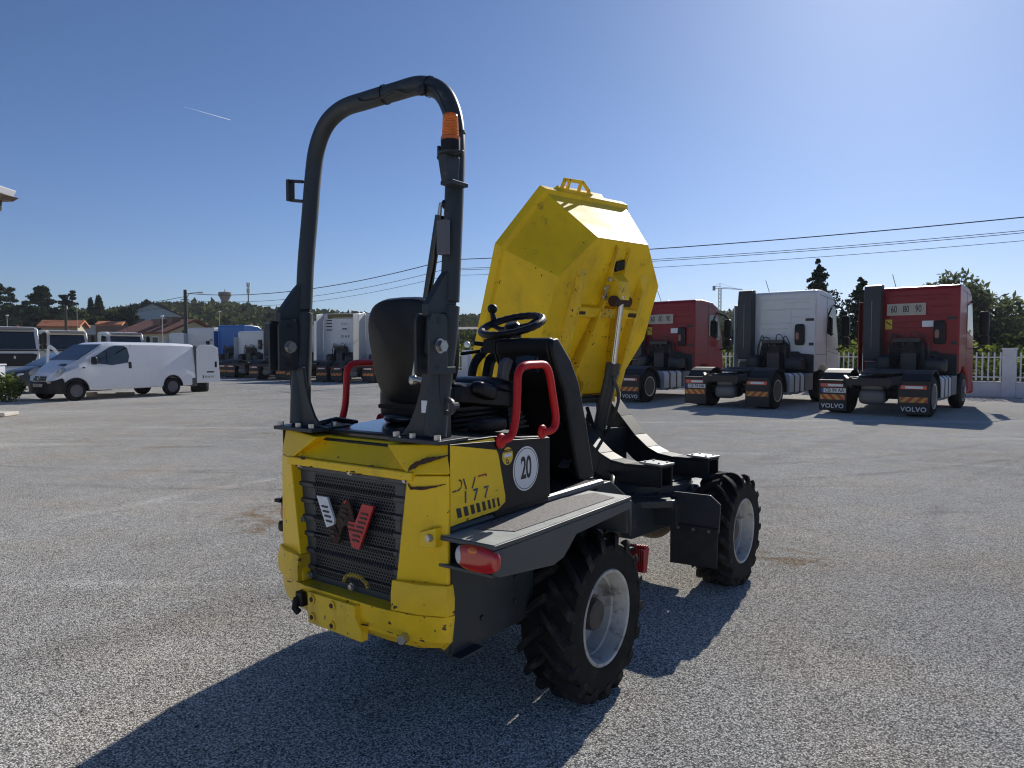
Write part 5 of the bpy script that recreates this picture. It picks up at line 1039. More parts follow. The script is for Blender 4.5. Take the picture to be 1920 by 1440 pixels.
def tractor(label, px, py, head, paint, roof=3.45, rim=None, stack=True, flap_text=None, plate=None, speed=False, group='tractor units parked on the right', high=False, side_fair=False, mark=None, rear_detail=True, near=True, name='tractor_unit', beacon=True):
    """px, py : ground point under the right rear wheel; head : azimuth right of +Y"""
    rz = R(90 - head); fwd = V(math.cos(rz), math.sin(rz), 0); left = V(-math.sin(rz), math.cos(rz), 0)
    t = thing(name, label, 'truck', V(px, py, 0) + left * 1.2, rz, group); rim = rim or SHN
    # chassis
    low = roof < 3.2; gt = .27 if low else .50; zb_ = 1.78 if low else 2.06
    b = MB()
    for y in (-.42, .42): b.bb(-.95, 4.9, y - .04, y + .04, .70, .96)
    b.bb(-1.0, -.92, -.5, .5, .76, .93); b.bb(-.6, -.5, -.4, .4, .72, .94); b.hexa([(-.98, .5, .78), (-.72, .66, .78), (-.66, .60, .78), (-.90, .44, .78), (-.98, .5, .92), (-.72, .66, 1.0), (-.66, .60, 1.0), (-.90, .44, .92)]); b.hexa([(-.98, -.5, .78), (-.90, -.44, .78), (-.66, -.60, .78), (-.72, -.66, .78), (-.98, -.5, .92), (-.90, -.44, .92), (-.66, -.60, 1.0), (-.72, -.66, 1.0)])
    b.bb(.9, 2.9, -.38, .38, .95, 1.02); b.tube([V(0, -1.0, .505), V(0, 1.0, .505)], .11, 10); b.sell((0, 0, .5), (.25, .22, .22), .8); b.bb(2.2, 4.4, -.4, .4, .45, .9)
    add('chassis_frame', b, DRK, t, .01)
    b = MB(); b.lathe([(0, 0), (.48, 0), (.48, .06), (.42, .09), (0, .09)], (.45, 0, 1.05), (0, 0, 1), 24); b.hexa([(-.35, -.35, 1.02), (.2, -.45, 1.04), (.2, .45, 1.04), (-.35, .35, 1.02), (-.35, -.33, 1.06), (.2, -.42, 1.12), (.2, .42, 1.12), (-.35, .33, 1.06)]); add('fifth_wheel', b, DRK, t, .01)
    if rear_detail:
        b = MB(); b.sell((-.62, 0, .47), (.16, .30, .19), .55); b.sell((-.60, 0, .72), (.14, .26, .09), .5); add('air_tank', b, mat('dull_air_tank', (.12, .12, .125), .5, metal=.4), t)
    for s in (1, -1):
        twheel(t, 0, .915 * s, s, True, rim); twheel(t, 3.75, 1.06 * s, s, False, rim)
        # mudguard arch
        b = MB(); pr = []
        for k in range(13):
            a = R(-8 + 196 * k / 12); pr.append((math.cos(a), math.sin(a)))
        ro, ri = .62, .595; cz = .52
        for k in range(12):
            a, c = pr[k], pr[k + 1]
            st = .008 if k % 3 == 1 else 0
            b.hexa([(a[0] * ri, s * .60, cz + a[1] * ri), (a[0] * ri, s * 1.24, cz + a[1] * ri), (c[0] * ri, s * 1.24, cz + c[1] * ri), (c[0] * ri, s * .60, cz + c[1] * ri),
                    (a[0] * (ro + st), s * .60, cz + a[1] * (ro + st)), (a[0] * (ro + st), s * 1.24, cz + a[1] * (ro + st)), (c[0] * (ro + st), s * 1.24, cz + c[1] * (ro + st)), (c[0] * (ro + st), s * .60, cz + c[1] * (ro + st))])
        mg = add('mudguard', b, FLAP, t)
        b = MB(); b.bb(-.69, -.665, s * .58, s * 1.25, .09, .86); b.bb(-.72, -.62, s * .58, s * 1.25, .835, .87); fl = add('mudflap', b, FLAP, t, .004)
        b = MB(); b.bb(-.735, -.692, s * .64, s * 1.20, .685, .785); lp = add('tail_lamp', b, REDL, fl, .008)
        b = MB(); b.bb(-.742, -.737, s * (.66 if s > 0 else .74), s * (1.02 if s > 0 else 1.12), .705, .765); add('clear_strip', b, CLRL, lp, smooth=False)
        y0, y1 = sorted((s * .62, s * 1.22)); striped(fl, -.692, y0, y1, .37, .50, 1 if s > 0 else -1)
        if flap_text and not (mark == 'plainflap'):
            text('lettering', flap_text, .155, frame((-.693, s * .92, .205), (0, -1, 0), (0, 0, 1)), PLATE, fl, 1.0, .0008, .004, 1.1)
        if plate and s > 0:
            b = MB(); b.bb(-.70, -.692, .60, 1.19, .545, .66); pp = add('number_plate', b, PLATE, fl, smooth=False); b = MB(); b.bb(-.7025, -.7005, 1.135, 1.19, .545, .66); add('blue_band', b, EUB, pp, smooth=False)
            text('lettering', plate, .12, frame((-.701, .87, .602), (0, -1, 0), (0, 0, 1)), INK, pp, .92, .0006, .002)
        # tanks
        b = MB(); b.prism([(s * .62, .36), (s * 1.10, .34), (s * 1.20, .42), (s * 1.20, .88), (s * 1.12, .96), (s * .62, .96)], .95, 2.1, 'x'); tk = add('fuel_tank', b, TANK, t, .02)
        b = MB()
        for x in (1.30, 1.75): b.prism([(s * .62, .35), (s * 1.105, .33), (s * 1.208, .415), (s * 1.208, .885), (s * 1.125, .968), (s * .62, .968)], x - .035, x + .035, 'x')
        add('tank_straps', b, DRK, tk, smooth=False)
        b = MB(); b.bb(2.2, 2.88, s * .66, s * 1.2, .42, .94); add('battery_box', b, mat('grey_box_steel', (.13, .135, .14), .5), t, .03)
        if side_fair: b = MB(); b.bb(.75, 3.0, s * 1.205, s * 1.235, .28, .95); add('side_skirt', b, paint, t, .02)
    # cab
    rf = roof; b = MB()
    prof = [(2.95, .98), (2.95, rf - .10), (3.05, rf - .02), (3.5, rf), (4.35, rf - .06), (4.72, rf - .24 * (.5 if low else 1)), (4.86, rf - gt), (5.16, zb_ - .04), (5.22, 1.2), (5.2, .42), (4.46, .42), (4.42, .72), (4.26, .98), (4.02, 1.14), (3.75, 1.19), (3.48, 1.14), (3.24, .98)]
    b.prism(prof, -1.22, 1.22, 'y'); cab = add('cab', b, paint, t, .085, seg=4)
    b = MB()     # horizontal pressings of the rear wall
    for z, y0, y1 in ((rf - .30, -1.0, .6), (rf - .42, -1.0, -.3), (rf - .62, -1.05, .55), (rf - .86, -1.05, -.5), (rf - 1.05, -.45, .55), (rf - 1.22, -.35, .45), (2.0, -.30, .40)):
        b.bb(2.925, 2.949, y0, y1, z, z + .035)
    for y in (-.46, .50): b.bb(2.930, 2.949, y - .015, y + .015, rf - 1.2, rf - .55)
    add('rear_pressings', b, paint, cab, .008)
    b = MB(); b.prism([(-1.19, .9), (-1.19, 1.50), (-.80, 1.54), (-.72, 1.60), (-.46, 1.60), (-.43, 1.82), (-.33, 1.90), (.34, 1.92), (.44, 1.78), (.48, 1.5), (.9, 1.45), (1.0, .9)], 2.86, 2.935, 'x'); add('rear_recess', b, DRK, cab, smooth=False)
    b = MB()
    for y in (-.22, .22, .30):
        pts = [V(2.72 + .05 * math.cos(k * 1.6), y + .05 * math.sin(k * 1.6), 1.12 + k * .022) for k in range(36)]; b.tube(pts, .014, 5)
    for y0_, y1_, zt_ in ((-.30, -.52, 2.02), (.28, .46, 2.05), (.1, .50, 2.0), (-.1, -.36, 2.08)): b.tube([V(2.76, y0_, 1.80), V(2.70, y0_ * 1.1, zt_), V(2.72, (y0_ + y1_) / 2, zt_ + .04), V(2.75, y1_, zt_ - .25), V(2.76, y1_, 1.2)], .016, 5, smooth=4)
    b.bb(2.66, 2.84, -.33, .35, 1.86, 1.96); b.tube([V(2.72, -.42, 1.1), V(2.72, -.40, 1.75), V(2.76, -.30, 1.93), V(2.8, -.1, 1.93)], .022, 6, smooth=3)
    b.bb(2.5, 2.86, -.28, .1, 1.05, 1.55); b.sell((2.6, .55, 1.25), (.22, .2, .25), .6); b.sell((2.6, -.75, 1.2), (.25, .28, .22), .5); b.tube([V(2.6, -.9, 1.1), V(2.65, -.7, 1.5), V(2.7, -.5, 1.3)], .03, 6, smooth=3)
    for y in (-.1, .08): b.cyl((2.66, y, 1.80), (2.60, y, 1.80), .035, seg=8)
    add('air_line_rack', b, mat('hose_black', (.020, .020, .022), .4, var=.4, vscale=6), t)
    if stack:
        b = MB(); b.prism([(2.62, 1.35), (2.56, 1.6), (2.56, rf - .35), (2.62, rf + .02), (2.74, rf + .06), (2.93, rf + .06), (2.93, 1.35)], .66, 1.12, 'y'); b.bb(2.60, 2.9, .72, 1.06, .98, 1.28); sk = add('air_intake_stack', b, CABG, t, .03)
        b = MB(); b.bb(2.548, 2.556, .885, .90, 1.7, rf - .4); b.bb(2.56, 2.59, .72, 1.06, 1.30, 1.325); add('intake_trim', b, mat('pale_trim', (.2, .2, .2), .4), sk, smooth=False)
    if not high:
        for s in (1, -1):
            if s > 0: b = MB(); b.bb(2.62, 3.0, 1.235, 1.262, 1.05, rf - .42); add('side_deflector', b, paint, cab, .01)
        b = MB(); b.sell((2.90, -.76, 2.12), (.045, .15, .33), .35); bx = add('exhaust_snorkel', b, BLK, cab)
        b = MB(); b.sell((2.852, -.70, 2.08), (.01, .055, .12), .7); add('round_badge', b, mat('warm_badge', (.30, .14, .10), .5), bx)
        b = MB(); b.bb(2.932, 2.949, -1.17, -.92, rf - .98, rf - .90); add('cab_vent', b, INK, cab, smooth=False); b = MB(); b.bb(2.932, 2.949, -1.17, -1.03, 1.78, 1.87); add('cab_vent', b, INK, cab, smooth=False)
    else:
        for s in (1, -1):
            b = MB(); b.hexa([(2.15, s * 1.20, 1.05), (2.96, s * 1.235, 1.0), (2.96, s * 1.21, 1.0), (2.15, s * 1.17, 1.05), (2.2, s * 1.20, rf - .12), (2.96, s * 1.235, rf - .02), (2.96, s * 1.21, rf - .02), (2.2, s * 1.17, rf - .12)]); add('side_deflector', b, paint, cab, .01)
        b = MB(); b.bb(2.93, 2.947, -.9, .9, rf - .32, rf - .05); add('roof_cavity', b, mat('ochre_fairing_inside', (.16, .12, .05), .8), cab, smooth=False)
        for z in (rf - .45, rf - .62, rf - .8, rf - 1.0): b = MB(); b.bb(2.925, 2.947, .62, .98, z, z + .06); add('cab_vent', b, INK, cab, smooth=False)
        b = MB(); b.bb(2.925, 2.947, -.35, -.05, rf - .95, rf - .88); add('cab_vent', b, INK, cab, smooth=False)
        text('lettering', 'DAF', .16, frame((2.9465, -.2, rf - .62), (0, -1, 0), (0, 0, 1)), INK, cab, 1.0, .0008, .003, 1.6)
        text('lettering', 'DAF', .22, frame((2.9465, -.25, rf - 1.35), (0, -1, 0), (0, 0, 1)), INK, cab, 1.0, .0008, .004, 1.6)
    # side windows, doors
    for s in (-1, 1):
        y = 1.2225 * s; zr = rf - (.32 if low else .52)
        b = MB(); pts = [(4.02, 2.18), (4.05, zr - .02), (4.25, zr + .02), (4.72, zr - .02), (4.98, 2.12), (4.80, 2.02), (4.35, 2.12)]
        b.prism(pts, y, y + .006 * s, 'y'); add('side_window', b, GLASS, cab, smooth=False)
        b = MB()
        for a, c in (((3.98, 1.05), (3.98, rf - .18)), ((3.98, 1.62), (5.1, 1.52)), ((3.0, 1.50), (3.96, 1.50)), ((3.3, rf - .16), (4.7, rf - .26))):
            d = Vector((c[0] - a[0], c[1] - a[1])).normalized(); n = Vector((-d.y, d.x)) * .006; b.prism([(a[0] + n.x, a[1] + n.y), (c[0] + n.x, c[1] + n.y), (c[0] - n.x, c[1] - n.y), (a[0] - n.x, a[1] - n.y)], y, y + .003 * s, 'y')
        add('door_seams', b, INK, cab, smooth=False)
        b = MB(); b.sell((4.98, 1.50 * s, 2.42), (.10, .12, .34), .35); b.sell((5.0, 1.50 * s, 1.92), (.09, .12, .14), .4); b.tube([V(4.62, 1.22 * s, rf - .42), V(4.85, 1.38 * s, rf - .50), V(4.98, 1.52 * s, 2.78)], .03, 6); b.tube([V(4.9, 1.24 * s, 1.66), V(4.95, 1.40 * s, 1.72), V(4.99, 1.50 * s, 1.90)], .03, 6); add('mirror', b, BLK, cab)
    # front
    b = MB(); b.hexa([(5.168, -1.06, zb_), (5.168, 1.06, zb_), (5.15, 1.06, zb_), (5.15, -1.06, zb_), (4.880, -1.0, rf - gt - .06), (4.880, 1.0, rf - gt - .06), (4.86, 1.0, rf - gt - .06), (4.86, -1.0, rf - gt - .06)]); ws = add('windscreen', b, GLASS, cab, .004)
    b = MB(); b.tube([V(5.19, .1, zb_), V(5.13, .65, zb_ + .24)], .012, 4); b.tube([V(5.19, -.6, zb_), V(5.14, 0, zb_ + .22)], .012, 4); add('wipers', b, INK, ws)
    b = MB(); b.prism([(-1.12, 1.45), (-.9, 1.52), (.9, 1.52), (1.12, 1.45), (.85, .78), (-.85, .78)], 5.19, 5.235, 'x'); b.bb(5.19, 5.24, -1.14, 1.14, zb_ - .12, zb_ - .03); gl = add('front_grille', b, BLK, cab, .01)
    b = MB(); b.prism([(0, 1.42), (.07, 1.30), (0, 1.18), (-.07, 1.30)], 5.236, 5.25, 'x'); b.prism([(0, 1.36), (.035, 1.30), (0, 1.24), (-.035, 1.30)], 5.249, 5.252, 'x'); add('badge', b, CHROME, gl, smooth=False)
    for s in (1, -1): b = MB(); b.sell((5.19, .98 * s, .98), (.06, .17, .14), .5); add('headlight', b, CLRL, cab)
    b = MB(); b.bb(5.0, 5.27, -1.23, 1.23, .36, .72); add('front_bumper', b, paint, cab, .04)
    b = MB(); q_ = .10 if low else .28; b.hexa([(4.80, -1.05, rf - q_), (5.14, -1.0, rf - q_ - .14), (5.14, 1.0, rf - q_ - .14), (4.80, 1.05, rf - q_), (4.80, -1.05, rf - q_ + .04), (5.16, -1.0, rf - q_ - .11), (5.16, 1.0, rf - q_ - .11), (4.80, 1.05, rf - q_ + .04)]); add('sun_visor', b, mat('smoked_visor', (.09, .085, .07), .2), cab, .01)
    if beacon:
        for y in (-.9, .35): b = MB(); b.sell((3.9, y, rf + .02), (.11, .06, .035), .7); add('roof_lamp', b, mat('orange_red_lens', (.7, .12, .03), .2), cab)
        b = MB(); b.tube([V(3.8, .55, rf - .02), V(3.6, .62, rf + .42)], .010, 5); add('antenna', b, INK, cab)
    if speed:
        b = MB(); b.bb(2.915, 2.9485, -.40, .58, rf - .83, rf - .50); sp_ = add('speed_sign', b, mat('aged_cream_plate', (.42, .40, .33), .5), cab, smooth=False)
        for n_, y in (('60', .40), ('80', .09), ('90', -.22)):
            text('lettering', n_, .26, frame((2.9138, y, rf - .665), (0, -1, 0), (0, 0, 1)), INK, sp_, .62, .0008, .004)
            b = MB(); b.lathe([(.128, 0), (.136, 0), (.136, .001), (.128, .001)], (2.9135, y, rf - .665), (1, 0, 0), 28, closed=True); add('number_ring', b, mat('ring_grey', (.22, .21, .18), .6), sp_, smooth=False)
        b = MB(); b.bb(2.918, 2.9485, -.60, -.32, rf - 1.17, rf - 1.0); add('white_label', b, WHITE, cab, smooth=False)
        b = MB(); b.bb(2.918, 2.9485, .44, .62, rf - 1.22, rf - .94); yl = add('yellow_label', b, mat('label_yellow', (.6, .45, .03), .5), cab, smooth=False)
        b = MB(); b.prism([(.46, rf - 1.08), (.60, rf - .98), (.60, rf - 1.02), (.46, rf - 1.12)], 2.915, 2.9175, 'x'); add('label_bar', b, INK, yl, smooth=False)
    return t
GT = 'tractor units parked on the right'
tractor('near red tractor unit with a full 60 80 90 sign, rightmost truck', 10.2, 17.15, 41.5, REDP, 3.45, flap_text='VOLVO', plate='CB 99 AA', speed=True)
tractor('white tractor unit parked between the two red ones', 7.35, 19.65, 41.5, WHP, 3.52, plate='CB 74 NA')
tractor('far red tractor unit half hidden behind the raised yellow skip', 4.33, 22.35, 41.5, REDP, 3.42, flap_text='VOLVO', speed=True)
GL = 'tractor units parked on the left'
BLUP = mat('blue_cab_paint', (.012, .12, .40), .35, coat=.2)
tractor('tall white tractor unit just left of the driver seat', -9.6, 38.1, 17, WHP, 3.86, high=True, stack=False, side_fair=True, rim=RIMD, group=GL, beacon=False)
tractor('tall white tractor unit mostly hidden behind the driver seat', -6.9, 36.9, 17, WHP, 3.86, high=True, stack=False, side_fair=True, rim=RIMD, group=GL, beacon=False)
tractor('white tractor unit behind the left roll bar post', -12.7, 41.0, 19, WHP, 3.55, high=True, stack=False, rim=RIMD, group=GL, beacon=False)
tractor('white tractor unit with a tall black intake, left of the roll bar', -15.2, 43.8, 22, WHP, 3.45, rim=RIMD, group=GL, beacon=False)
tractor('low white tractor unit between the blue cab and the black intake', -17.7, 45.2, 22, WHP, 3.05, stack=False, rim=RIMD, group=GL, beacon=False)
tractor('blue tractor unit right of the white van', -20.2, 47.6, 24, BLUP, 3.55, stack=False, rim=RIMD, group=GL)
tractor('white tractor unit behind the open rear door of the van', -23.2, 50.0, 20, WHP, 3.45, stack=False, rim=RIMD, group=GL, beacon=False)
tractor('small white tractor unit in front of the red tiled house', -26.4, 54.0, 18, WHP, 3.15, stack=False, rim=RIMD, group=GL, beacon=False)
GF = 'trucks facing the camera on the left'
def facing(label, fx, fy, head, paint, roof):
    rz = R(90 - head); f = V(math.cos(rz), math.sin(rz), 0); lf = V(-math.sin(rz), math.cos(rz), 0); p = V(fx, fy, 0) - f * 5.2 - lf * 1.2
    return tractor(label, p.x, p.y, head, paint, roof, rim=RIMD, stack=False, group=GF, name='parked_truck', rear_detail=False)
facing('white truck with a dark grille at the left edge, nose towards the yard', -28.7, 41, 138, WHP, 3.12)
facing('cream-white truck with a wide visor behind the open van door', -29.3, 47, 132, mat('cream_cab_paint', (.60, .57, .50), .35, coat=.3), 3.08)
facing('white truck with a smooth visor rising behind the van roof', -27.6, 51, 132, WHP, 3.08)

# ================================================================== body shells for the van and the car
def shell(stations, arches, zr=.34):
    """stations: (x, halfwidth, z bottom, z belt, z top, top halfwidth)"""
    b = MB(); xs_ = sorted(set([s[0] for s in stations] + [a + r * math.cos(R(k)) for a, r in arches for k in range(0, 181, 15)]))
    def it(x):
        for p, q in zip(stations, stations[1:]):
            if p[0] <= x <= q[0]: t = (x - p[0]) / (q[0] - p[0]); return [p[i] + (q[i] - p[i]) * t for i in range(6)]
        return list(stations[-1])
    rings = []
    for x in xs_:
        _, w, zb, zl, zt, wt = it(x); za = zb
        for a, r in arches:
            if abs(x - a) <= r + 1e-6: za = max(za, zr + math.sqrt(max(0, r * r - (x - a) ** 2)))
        h = [(w * .96, za), (w, za + .04), (w * 1.0, max(za + .06, (za + zl) / 2)), (w * .985, max(zl, za + .1)), (wt + .02, zt - .10), (wt - .05, zt - .025), (wt - .22, zt), (0, zt + .012)]
        rings.append([(x, y, z) for y, z in h] + [(x, -y, z) for y, z in reversed(h[:-1])])
    b.loft(rings); return b, it
def quadpatch(pts, it, s, off_=.006):
    return [(x, s * (lambda q: (q[1] * .985 + (q[5] + .02 - q[1] * .985) * max(0, min(1, (z - q[3]) / max(.01, (q[4] - .10 - q[3])))) + off_))(it(x)), z) for x, z in pts]
def cwheel(t, x, y, s, r, rimm, steel=True):
    b = MB(); c = V(x, y, r); w = .20; b.lathe([(r * .62, -w / 2), (r * .9, -w / 2), (r, -w / 2 + .03), (r, w / 2 - .03), (r * .9, w / 2), (r * .62, w / 2)], c, (0, 1, 0), 28, closed=True); wh = b.build('wheel', RUB, t)
    b = MB(); e = s * w / 2; b.lathe([(r * .64, e), (r * .60, e * .8), (r * .52, e * .5), (r * .30, e * .75), (r * .2, e * .6), (0, e * .65)], c, (0, 1, 0), 24); rm = b.build('rim', rimm, wh)
    b = MB()
    for k in range(10): a = k * math.pi / 5; b.cyl(c + V(r * .46 * math.cos(a), e * .55, r * .46 * math.sin(a)), c + V(r * .46 * math.cos(a), e * .70, r * .46 * math.sin(a)), r * .06, seg=8)
    b.build('rim_holes', INK, rm); b = MB(); b.cyl(c + V(0, e * .5, 0), c + V(0, e * .9, 0), r * .17, seg=12); b.build('hub_cap', BLK, rm)
# --- white van
vh = 208; rz = R(90 - vh); lf = V(-math.sin(rz), math.cos(rz), 0)
van = thing('white_van', 'white panel van with its rear door and far front door open', 'van', V(-12.49, 26.06, 0) - lf * .88, rz)
st = [(-.98, .93, .36, 1.0, 1.86, .80), (-.9, .95, .34, 1.0, 1.89, .83), (0, .95, .32, 1.0, 1.92, .85), (1.9, .95, .32, 1.0, 1.93, .85), (2.30, .95, .32, 1.02, 1.91, .83), (2.60, .95, .32, 1.04, 1.82, .80), (3.38, .95, .32, 1.10, 1.32, .78), (3.50, .95, .32, 1.05, 1.24, .78), (3.82, .88, .34, .92, 1.06, .62), (4.0, .78, .34, .78, .92, .52), (4.11, .62, .36, .60, .72, .42)]
b, vit = shell(st, [(0, .40), (3.5, .40)], .33); b.build('body', mat('white_van_paint', (.66, .68, .72), .3, coat=.3, var=.03), van, ang=14)
VP = _m['white_van_paint']
def vpoly(name, pts, m, s=1, o=.006, parent=None, it=None):
    b = MB(); q = quadpatch(pts, it or vit, s, o); c = Vector((0, 0, 0))
    for p in q: c += Vector(p)
    c /= len(q); b.add(q + [tuple(c)], [(i, (i + 1) % len(q), len(q)) for i in range(len(q))]); return b.build(name, m, parent or van, smooth=False)
for s in (1, -1):
    vpoly('side_window', [(1.72, 1.22), (1.66, 1.45), (1.72, 1.72), (1.85, 1.79), (2.15, 1.80), (2.35, 1.74), (2.95, 1.36), (2.92, 1.25), (2.8, 1.20), (2.3, 1.14)], GLASS, s, .008)
    vpoly('window_divider', [(2.44, 1.17), (2.47, 1.17), (2.47, 1.64), (2.44, 1.66)], BLK, s, .011)
    vpoly('rub_strip', [(.62, .40), (2.85, .40), (2.85, .56), (.62, .58)], BLK, s, .012)
    vpoly('door_handle', [(1.60, 1.02), (1.71, 1.02), (1.71, 1.24), (1.60, 1.24)], BLK, s, .014)
    vpoly('side_indicator', [(3.22, 1.05), (3.3, 1.05), (3.3, 1.09), (3.22, 1.09)], INK, s)
    for a in ([(1.60, .36), (1.61, .36), (1.61, 1.85), (1.60, 1.85)], [(3.02, .75), (3.03, .75), (3.03, 1.35), (3.02, 1.35)], [(.5, .80), (3.0, .79), (3.0, .80), (.5, .81)], [(.55, .62), (.56, .62), (1.58, .62)] [:0] or [(1.42, .65), (1.60, .65), (1.60, .66), (1.42, .66)]): vpoly('panel_seam', a, mat('seam_grey', (.10, .105, .115), .6), s, .004)
    b = MB(); b.sell((3.86, .72 * s, .93), (.20, .07, .12), .9, Matrix.Rotation(R(24 * s), 3, 'Z') @ Matrix.Rotation(R(30), 3, 'Y')); b.build('headlight', mat('clouded_headlight', (.38, .38, .36), .15, coat=.6), van)
    b = MB(); b.bb(-.03, 0, 0, 0, 0, 0) if 0 else None; b.sell((2.98, 1.06 * s, 1.30), (.07, .10, .13), .5); b.tube([V(2.95, .93 * s, 1.25), V(2.97, 1.02 * s, 1.27)], .03, 6); b.build('mirror', BLK, van)
    for x in (0, 3.5): cwheel(van, x, .83 * s, s, .325, mat('steel_van_rim', (.11, .11, .12), .5, metal=.3, var=.2))
    for x in (0, 3.5):
        b = MB()
        for k in range(12):
            a, c = R(15 * k), R(15 * (k + 1)); b.hexa([(x + .37 * math.cos(a), .80 * s, .33 + .37 * math.sin(a)), (x + .37 * math.cos(c), .80 * s, .33 + .37 * math.sin(c)), (x + .41 * math.cos(c), .80 * s, .33 + .41 * math.sin(c)), (x + .41 * math.cos(a), .80 * s, .33 + .41 * math.sin(a)), (x + .37 * math.cos(a), .957 * s, .33 + .37 * math.sin(a)), (x + .37 * math.cos(c), .957 * s, .33 + .37 * math.sin(c)), (x + .41 * math.cos(c), .957 * s, .33 + .41 * math.sin(c)), (x + .41 * math.cos(a), .957 * s, .33 + .41 * math.sin(a))])
        b.build('wheel_arch', BLK, van)
b = MB(); b.hexa([(3.40, -.74, 1.325), (3.40, .74, 1.325), (3.3, .74, 1.32), (3.3, -.74, 1.32), (2.60, -.70, 1.845), (2.60, .70, 1.845), (2.5, .70, 1.84), (2.5, -.70, 1.84)]); b.build('windscreen', mat('windscreen_glass', (.02, .03, .045), .05, spec=.9), van, .004)
b = MB(); b.loft([[(3.72, s_ * (.965), z), (4.14, s_ * .86, z), (4.36, s_ * .66, z)] [0:0] for s_ in (1,)]) if 0 else None
rg = []
for z, e in ((.24, 0), (.50, .02), (.70, 0)):
    r_ = [(3.84 - .0, .93 + e, z), (3.98, .86 + e, z), (4.11 + e, .66, z), (4.17 + e, .35, z), (4.18 + e, 0, z)]
    if z > .6: r_ = [(3.90, .88, .74), (4.0, .81, .71), (4.11, .64, .64), (4.16, .35, .60), (4.17, 0, .60)]
    r_ = r_ + [(x, -y, z_) for x, y, z_ in reversed(r_[:-1])]; rg.append(r_ + [(3.7, -.6, r_[-1][2]), (3.7, .6, r_[0][2])])
b = MB(); b.loft(rg); fb = b.build('front_bumper', BLK, van, .01)
b = MB(); b.bb(4.16, 4.205, -.25, .25, .46, .56); np_ = b.build('number_plate', mat('plate_yellowish', (.45, .42, .32), .5), fb, smooth=False); text('lettering', '90-AJ-35', .075, frame((4.2062, 0, .51), (0, 1, 0), (0, 0, 1)), INK, np_, .9, .0005)
b = MB(); b.hexa([(4.165, -.32, .66), (4.165, .32, .66), (4.0, .32, .66), (4.0, -.32, .66), (4.10, -.30, .80), (4.10, .30, .80), (4.0, .30, .80), (4.0, -.30, .80)]); gq = b.build('front_grille', INK, van, .004)
b = MB(); b.bb(4.12, 4.15, -.30, .30, .735, .75); b.lathe([(.05, 0), (.062, 0), (.062, .012), (.05, .012)], (4.145, 0, .742), (1, 0, .35), 20, closed=True); b.build('grille_bar', CHROME, gq)
b = MB(); b.bb(4.06, 4.15, .42, .60, .58, .635); b.build('fog_lamp', mat('warm_lamp', (.6, .5, .35), .2), fb, .008)
b = MB(); b.hexa([(3.60, .30, 1.165), (3.60, .60, 1.165), (3.70, .60, 1.12), (3.70, .30, 1.12), (3.60, .30, 1.20), (3.60, .60, 1.20), (3.70, .60, 1.155), (3.70, .30, 1.155)]); b.build('bonnet_vent', INK, van, smooth=False)
b = MB(); b.bb(-1.02, -.80, -.95, .955, .30, .62); b.bb(-1.02, -.955, .78, .95, .62, 1.80); b.bb(-1.02, -.955, -.95, -.78, .62, 1.80); b.build('rear_bumper', mat('grey_bumper', (.07, .075, .08), .6), van, .02)
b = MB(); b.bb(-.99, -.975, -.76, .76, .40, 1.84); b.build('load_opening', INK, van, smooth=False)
# rear left door swung wide open, hinged at the rear left edge
dr = [(0, .42), (0, 1.72), (-.10, 1.86), (-.62, 1.86), (-.84, 1.74), (-.92, .46), (-.88, .42)]
b = MB(); b.prism([(x, z) for x, z in dr], 0, .05, 'y'); dh = R(-12)
def drot(x, y, z): return (-.99 + x * math.cos(dh) - y * math.sin(dh), .95 + x * math.sin(dh) + y * math.cos(dh), z)
b.fn = drot; rd = b.build('rear_door', VP, van, .015)
b = MB(drot); b.bb(-.78, -.70, .05, .062, 1.0, 1.22); b.bb(-.66, -.38, .05, .062, .80, .85); b.build('door_handle', BLK, rd, .004)
b = MB(drot); b.bb(-.74, -.22, .05, .056, .58, .70); np_ = b.build('number_plate', PLATE, rd, smooth=False)
b = MB(drot); b.bb(-.74, -.70, .0565, .0575, .58, .70) if 0 else b.bb(-.26, -.22, .0565, .0575, .58, .70); b.build('blue_band', EUB, np_, smooth=False)
fm = frame(drot(-.47, .0572, .64), (-math.cos(dh), -math.sin(dh), 0), (0, 0, 1)); text('lettering', '90 AJ 353', .10, fm, INK, np_, .9, .0005, .001)
# far front door, open
b = MB(); dh2 = R(118)
def dro2(x, y, z): return (2.72 + x * .10, -.95 - x * .93 - y, z)
b = MB(dro2); fr_ = [(0, .45), (0, 1.30), (.62, 1.78), (.86, 1.86), (.98, 1.78), (1.04, 1.3), (1.04, .45)]
fr_i = [(.12, 1.24), (.12, 1.30), (.64, 1.68), (.82, 1.74), (.90, 1.68), (.94, 1.26), (.9, 1.20), (.2, 1.20)]
b.prism([(0, .45), (0, 1.19), (1.04, 1.19), (1.04, .45)], 0, .05, 'y')
def frameloop(b, o_, w, y0, y1):
    for a, c in zip(o_, o_[1:]):
        d = (Vector(c) - Vector(a)); L_ = d.length; d /= L_; n = Vector((-d.y, d.x)) * w / 2
        b.prism([(a[0] - n.x, a[1] - n.y), (c[0] - n.x, c[1] - n.y), (c[0] + n.x, c[1] + n.y), (a[0] + n.x, a[1] + n.y)], y0, y1, 'y')
frameloop(b, [(.04, 1.19), (.06, 1.26), (.62, 1.68), (.82, 1.78), (.93, 1.74), (.99, 1.3), (.99, 1.19)], .11, 0, .05)
b.build('front_door', VP, van, .006)
